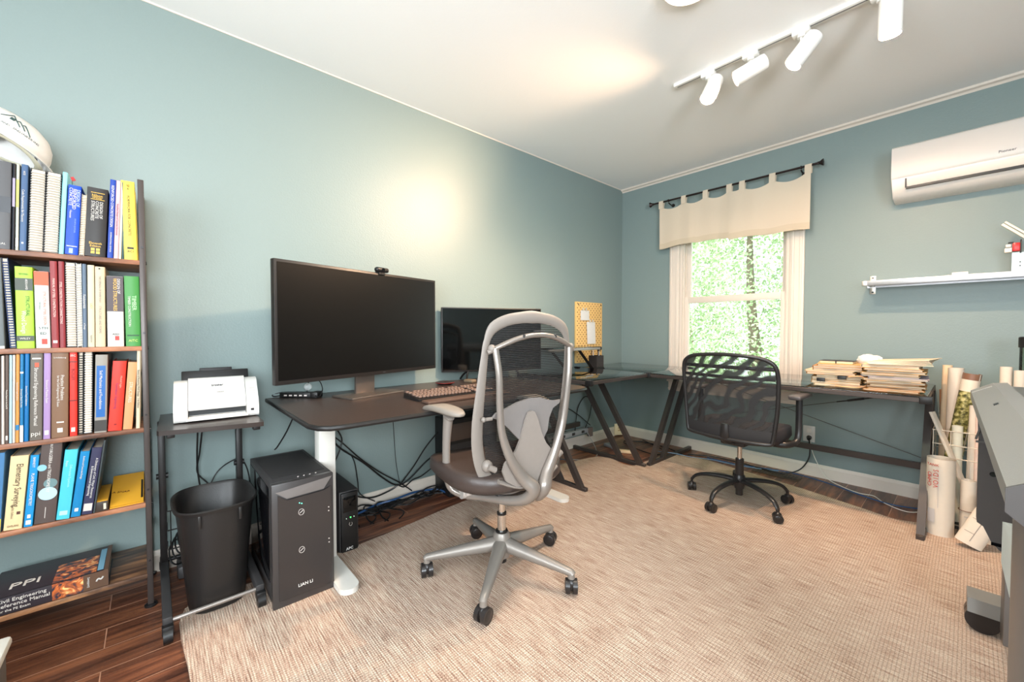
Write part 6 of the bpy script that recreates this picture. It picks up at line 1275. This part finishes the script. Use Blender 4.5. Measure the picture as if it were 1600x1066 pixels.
# corner: outlet box, power strip, cable loops
o = thing('wall_outlet', 'cream outlet box on the baseboard in the room corner', 'outlet', (0.03, -0.12, 0.03))
m = MB(); m.box((0.045, -0.10, 0.068), (0.10, 0.018, 0.115), rot=(0, 0, math.radians(60)), bev=0.004); build(m, 'cover_plate', mat('cream_plate', (232, 212, 176), 0.5), o, True)
m = MB(); m.box((0.055, -0.108, 0.085), (0.03, 0.004, 0.012), rot=(0, 0, math.radians(60)), bev=0.001); m.box((0.055, -0.108, 0.06), (0.03, 0.004, 0.012), rot=(0, 0, math.radians(60)), bev=0.001); build(m, 'socket', mat('socket_tan', (190, 160, 110), 0.5), o, True)
o = thing('power_strip', 'grey metal power strip clamped low behind the left wing of the glass desk', 'power strip', (0.085, -0.95, 0.15))
m = MB(); m.b2((0.06, -1.25, 0.145), (0.11, -0.62, 0.185), 0.004); build(m, 'housing', mat('strip_grey', (168, 168, 172), 0.4, metal=0.3), o, True)
m = MB(); m.b2((0.10, -0.69, 0.11), (0.13, -0.64, 0.19), 0.003); build(m, 'clamp', mat('brown_grey', (110, 96, 88), 0.5), o, True)
m = MB()
for y in (-1.15, -1.02, -0.89, -0.76): m.b2((0.108, y - 0.02, 0.153), (0.1115, y + 0.02, 0.177), 0.002)
build(m, 'sockets', DGREY, o, True)
cable('large black cable loop against the wall beneath the pegboard', [(0.10, -0.80, 0.17), (0.05, -0.98, 0.20), (0.035, -1.0, 0.32), (0.035, -0.90, 0.38), (0.05, -0.76, 0.31), (0.09, -0.63, 0.20)], 0.004, BLACK)
cable('taller black cable loop crossing the first one beneath the pegboard', [(0.10, -0.86, 0.17), (0.06, -0.80, 0.25), (0.04, -0.74, 0.38), (0.04, -0.64, 0.46), (0.045, -0.56, 0.40), (0.06, -0.60, 0.28), (0.09, -0.70, 0.19)], 0.004, BLACK)
cable('grey cable lying in loops on the floor behind the silver chair', [(0.11, -0.70, 0.15), (0.22, -0.72, 0.03), (0.32, -0.86, 0.005), (0.30, -1.10, 0.005), (0.22, -1.30, 0.005), (0.30, -1.36, 0.005), (0.42, -1.18, 0.005), (0.36, -1.0, 0.005), (0.20, -1.06, 0.005)], 0.003, GREYC)
cable('black and blue twisted cable loop on the floor beneath the left wing', [(0.12, -1.20, 0.005), (0.26, -1.30, 0.005), (0.38, -1.24, 0.005), (0.36, -1.12, 0.005), (0.20, -1.1, 0.005), (0.10, -1.16, 0.01)], 0.0035, mat('dark_blue_cable', (60, 80, 96), 0.45))
cable('black cord looping on the floor behind the corner desk feet', [(0.78, -0.25, 0.006), (0.60, -0.16, 0.006), (0.35, -0.14, 0.006), (0.20, -0.25, 0.006), (0.35, -0.36, 0.006), (0.60, -0.42, 0.006), (0.66, -0.30, 0.006), (0.5, -0.2, 0.012), (0.3, -0.08, 0.006)], 0.004, BLACK)
o = tag(build(MB().box((0.40, -0.55, 0.012), (0.16, 0.05, 0.022), rot=(0, 0, 0.5), bev=0.004), 'power_adapter', mat('cream_plate')), 'cream power adapter lying on the floor between the corner desk feet', 'adapter')
o = tag(build(MB().box((0.22, -0.50, 0.014), (0.12, 0.06, 0.026), rot=(0, 0, -0.3), bev=0.004), 'network_switch', mat('strip_grey')), 'grey metal box lying on the floor near the room corner', 'network box')
# under the standing desk
o = thing('computer_tower', 'second black tower standing against the wall under the right half of the standing desk', 'computer', (0.115, -2.03, 0.0))
m = MB(); m.b2((-0.09, -0.195, 0.0), (0.085, 0.20, 0.50), 0.006); build(m, 'case', BLACK, o)
m = MB(); m.b2((0.085, -0.19, 0.36), (0.0885, 0.195, 0.47), 0.002); build(m, 'brown_panel', mat('brown_grey_panel', (74, 62, 56), 0.35), o)
m = MB(); m.b2((0.085, -0.19, 0.02), (0.088, 0.195, 0.34), 0.002); build(m, 'front_panel', DGREY, o)
o = thing('silver_box', 'brushed brown metal box on the floor behind the silver chair column', 'box', mtx=Matrix.Translation((0.465, -1.95, RT)) @ Matrix.Rotation(math.radians(-4), 4, 'Z'))
m = MB(); m.b2((-0.14, -0.05, 0.008), (0.11, 0.05, 0.10), 0.004); build(m, 'housing', mat('bronze_metal', (150, 118, 92), 0.3, metal=0.6), o)
m = MB(); m.b2((-0.143, -0.053, 0.0), (0.113, 0.053, 0.01), 0.002); build(m, 'base', BLACK, o)
o = thing('speaker_pod', 'small silver plastic pod on a black ring beside the white desk foot', 'pod', (0.52, -1.83, RT))
m = MB(); m.lathe([(0, 0.018), (0.05, 0.018), (0.058, 0.035), (0.05, 0.075), (0.03, 0.10), (0, 0.108)], seg=28); build(m, 'shell', mat('silver_plastic', (206, 204, 206), 0.3, metal=0.3), o)
m = MB(); m.lathe([(0, 0.0), (0.058, 0.0), (0.06, 0.018), (0, 0.018)], seg=28); build(m, 'base_ring', BLACK, o)
CB_ = BLACK
cab = [('thick bundle of cords hanging straight down behind the left white desk leg', [(0.10, -2.98, 0.71), (0.08, -2.95, 0.62), (0.06, -2.90, 0.50), (0.06, -2.86, 0.42), (0.05, -2.72, 0.30), (0.05, -2.60, 0.18), (0.06, -2.52, 0.12), (0.06, -2.44, 0.13), (0.05, -2.30, 0.22), (0.05, -2.2, 0.26)], 0.005),
       ('cord curving down from the desk to the battery backup', [(0.09, -2.96, 0.71), (0.08, -2.93, 0.58), (0.06, -2.88, 0.46), (0.08, -2.94, 0.36), (0.10, -2.98, 0.30)], 0.005),
       ('second cord curving down to the battery backup', [(0.12, -3.0, 0.71), (0.09, -2.90, 0.56), (0.05, -2.84, 0.45), (0.08, -2.90, 0.33), (0.10, -2.95, 0.29)], 0.004),
       ('cord from behind the left leg falling diagonally to the floor cables', [(0.12, -3.1, 0.71), (0.08, -3.02, 0.60), (0.05, -2.86, 0.46), (0.05, -2.74, 0.33), (0.05, -2.62, 0.22), (0.06, -2.5, 0.13), (0.07, -2.42, 0.06)], 0.004),
       ('thin cord with a bend hanging close to the wall left of the bundle', [(0.07, -2.86, 0.42), (0.05, -2.78, 0.34), (0.04, -2.75, 0.20), (0.05, -2.74, 0.12), (0.07, -2.66, 0.06)], 0.003),
       ('single thin line running from the desk edge down to the cable knot', [(0.30, -2.66, 0.71), (0.20, -2.60, 0.50), (0.10, -2.54, 0.28), (0.07, -2.50, 0.12)], 0.002),
       ('cord rising from the cable knot toward the seat of the silver chair', [(0.06, -2.50, 0.11), (0.05, -2.40, 0.20), (0.05, -2.30, 0.32), (0.07, -2.18, 0.44)], 0.0045),
       ('cord sagging from the battery backup to the cable knot', [(0.10, -2.90, 0.26), (0.06, -2.80, 0.14), (0.05, -2.68, 0.08), (0.05, -2.56, 0.09), (0.06, -2.50, 0.12)], 0.0045),
       ('black cord wavy along the baseboard toward the second tower', [(0.06, -2.50, 0.11), (0.05, -2.46, 0.09), (0.05, -2.40, 0.12), (0.05, -2.34, 0.13), (0.05, -2.26, 0.17), (0.06, -2.22, 0.23)], 0.004)]
for lb, pts, r in cab: cable(lb, pts, r, BLACK)
rs2 = random.Random(21)
m = MB()
for k in range(9):
    pts = [(0.05 + rs2.uniform(0, 0.10), -2.84 + i * 0.075 + rs2.uniform(-0.02, 0.02), 0.008 + rs2.uniform(0, 0.045)) for i in range(9)]
    m.tube(pts, 0.0042, seg=6, sm=5)
for k in range(3):
    c = Vector((0.15 + 0.03 * k, -2.76 + 0.07 * k, 0.008)); m.tube([c + Vector((0.09 * math.cos(a), 0.06 * math.sin(a), 0.01 * math.sin(a * 2) + 0.004 * k + 0.008)) for a in [2 * PI * i / 14 for i in range(13)]], 0.004, seg=6, sm=3)
tag(build(m, 'cable_tangle', BLACK), 'tangle of black cables on the floor along the wall under the standing desk', 'cables', kind='stuff')
cable('blue cable running through the tangle under the standing desk', [(0.10, -2.86, 0.03), (0.14, -2.78, 0.05), (0.08, -2.66, 0.04), (0.10, -2.55, 0.05), (0.06, -2.40, 0.04), (0.08, -2.26, 0.03), (0.15, -2.22, 0.02)], 0.006, BLUE)
for lb, pts, r in [('left cord hanging from the cart shelf behind the wastebasket', [(0.10, -3.485, 0.68), (0.07, -3.49, 0.50), (0.05, -3.485, 0.40), (0.06, -3.47, 0.25), (0.10, -3.48, 0.10)], 0.0035),
                   ('right cord hanging from the cart shelf behind the wastebasket', [(0.10, -3.465, 0.68), (0.07, -3.48, 0.52), (0.045, -3.488, 0.42), (0.05, -3.44, 0.34), (0.09, -3.40, 0.20)], 0.0035),
                   ('cord running from the cart post down to the left behind the wastebasket', [(0.09, -3.33, 0.47), (0.05, -3.39, 0.43), (0.05, -3.43, 0.38), (0.06, -3.46, 0.28), (0.10, -3.45, 0.1)], 0.003),
                   ('cord dropping from the cart post toward the computer tower', [(0.11, -3.325, 0.47), (0.10, -3.30, 0.40), (0.10, -3.29, 0.30), (0.14, -3.30, 0.15)], 0.003),
                   ('cord from the left end of the standing desk to the computer tower', [(0.30, -3.13, 0.705), (0.25, -3.16, 0.60), (0.20, -3.19, 0.52), (0.18, -3.2, 0.50)], 0.0035)]:
    cable(lb, pts, r, BLACK)
m = MB()
for k in range(4):
    c = Vector((0.12, -3.55 + 0.01 * k, 0.11 + 0.02 * k)); m.tube([c + Vector((0.03 * math.sin(a * 2), 0.045 * math.cos(a), 0.05 * math.sin(a))) for a in [2 * PI * i / 14 for i in range(13)]], 0.0035, seg=6, sm=3)
tag(build(m, 'coiled_cable', BLACK), 'coiled black cables behind the cart post left of the wastebasket', 'cables', kind='stuff')
o = tag(build(MB().b2((0.05, -3.57, 0.0), (0.16, -3.46, 0.055), 0.01), 'power_brick', mat('dark_brick', (66, 64, 64), 0.5)), 'grey power brick on the floor behind the wastebasket', 'power brick')
# thing cut off at the lower left corner
o = thing('grey_cabinet', 'grey cabinet with a pale top, cut off at the lower left corner', 'cabinet', mtx=Matrix.Translation((0.885, -4.04, -0.035)))
m = MB(); m.b2((-0.17, -0.20, 0.035), (0.35, 0.10, 0.27), 0.006); build(m, 'body', mat('cabinet_grey', (90, 90, 88), 0.5), o)
m = MB(); m.b2((-0.18, -0.21, 0.27), (0.36, 0.11, 0.295), 0.008); build(m, 'top', mat('cabinet_top', (196, 198, 192), 0.5), o)

# ================================================================== OUTSIDE THE WINDOW
LEAF = [mat('leaf_%d' % i, c, 0.7, vary=0.3, bscale=3) for i, c in enumerate([(176, 194, 150), (196, 212, 170), (150, 176, 136), (214, 222, 190)])]
def tree(x, y, h_, r, lb, mi, seed, trunk=True):
    q = random.Random(seed); o = thing('tree', lb, 'tree', (x, y, -3.0))
    if trunk:
        m = MB(); m.tube([(0, r * 0.7, 0), (0.1, r * 0.7, h_ * 0.3), (0, r * 0.5, h_ * 0.6), (0.1, r * 0.2, h_ * 0.85)], [0.22, 0.17, 0.1, 0.04], seg=10, sm=4); build(m, 'trunk', mat('bark', (120, 106, 90), 0.9), o)
    m = MB()
    for k in range(15000):
        # leaf cards scattered in lumpy crown
        a = q.uniform(0, 2 * PI); b = math.acos(q.uniform(-1, 1)); lump = 1 + 0.25 * math.sin(a * 3 + seed) * math.sin(b * 4 + seed)
        d = Vector((math.sin(b) * math.cos(a), math.sin(b) * math.sin(a), math.cos(b) * 0.5 * h_ / r * 0.95))
        p = d * r * lump * (q.uniform(0.5, 1) ** 0.5) + Vector((0, 0, h_ * 0.55)); s_ = q.uniform(0.025, 0.06)
        u_ = Vector((q.uniform(-1, 1), q.uniform(-1, 1), q.uniform(-1, 1))).normalized(); v_ = u_.orthogonal().normalized()
        vs = [m.bm.verts.new(p + u_ * s_ * cx_ + v_ * s_ * 0.6 * cy_) for cx_, cy_ in ((-1, 0), (0, -1), (1, 0), (0, 1))]
        m.bm.faces.new(vs)
    bmm = m.bm; me = bpy.data.meshes.new('foliage'); bmm.to_mesh(me); bmm.free(); me.materials.append(LEAF[mi]); f_ = bpy.data.objects.new('foliage', me); COL.objects.link(f_); f_.parent = o; f_['kind'] = 'stuff'
for i, (x, y, h_, r, lb, mi) in enumerate([(-4.2, 9.0, 9.6, 2.1, 'pale green tree seen at the left side of the window', 3), (-1.2, 6.6, 8.2, 1.5, 'green tree filling the middle of the window view', 0), (1.6, 8.0, 8.6, 1.9, 'darker green tree at the right of the window view', 2), (-2.2, 13.5, 11.5, 3.2, 'tall pale tree farther behind the others', 1)]): tree(x, y, h_, r, lb, mi, i + 1)
f = MB(); f.b2((-30, 0.6, -3.1), (30, 40, -3.0)); g = struct(f, 'ground_outside', mat('lawn', (160, 184, 130), 0.9, vary=0.15, bscale=2))
m = MB(); q = random.Random(9)
for k in range(9000):
    x = q.uniform(-7, 4); y = q.uniform(4.0, 5.6); z = -3 + abs(q.gauss(0, 1.3)) * (1 + 0.3 * math.sin(x * 1.7)); z = min(z, 0.6)
    p = Vector((x, y, z)); s_ = q.uniform(0.03, 0.07); u_ = Vector((q.uniform(-1, 1), q.uniform(-1, 1), q.uniform(-1, 1))).normalized(); v_ = u_.orthogonal().normalized()
    m.bm.faces.new([m.bm.verts.new(p + u_ * s_ * a + v_ * s_ * 0.6 * b) for a, b in ((-1, 0), (0, -1), (1, 0), (0, 1))])
me = bpy.data.meshes.new('shrubbery'); m.bm.to_mesh(me); m.bm.free(); me.materials.append(LEAF[1]); o = bpy.data.objects.new('shrubbery', me); COL.objects.link(o); tag(o, 'bank of low green shrubs below the trees outside', 'shrubs', kind='stuff')
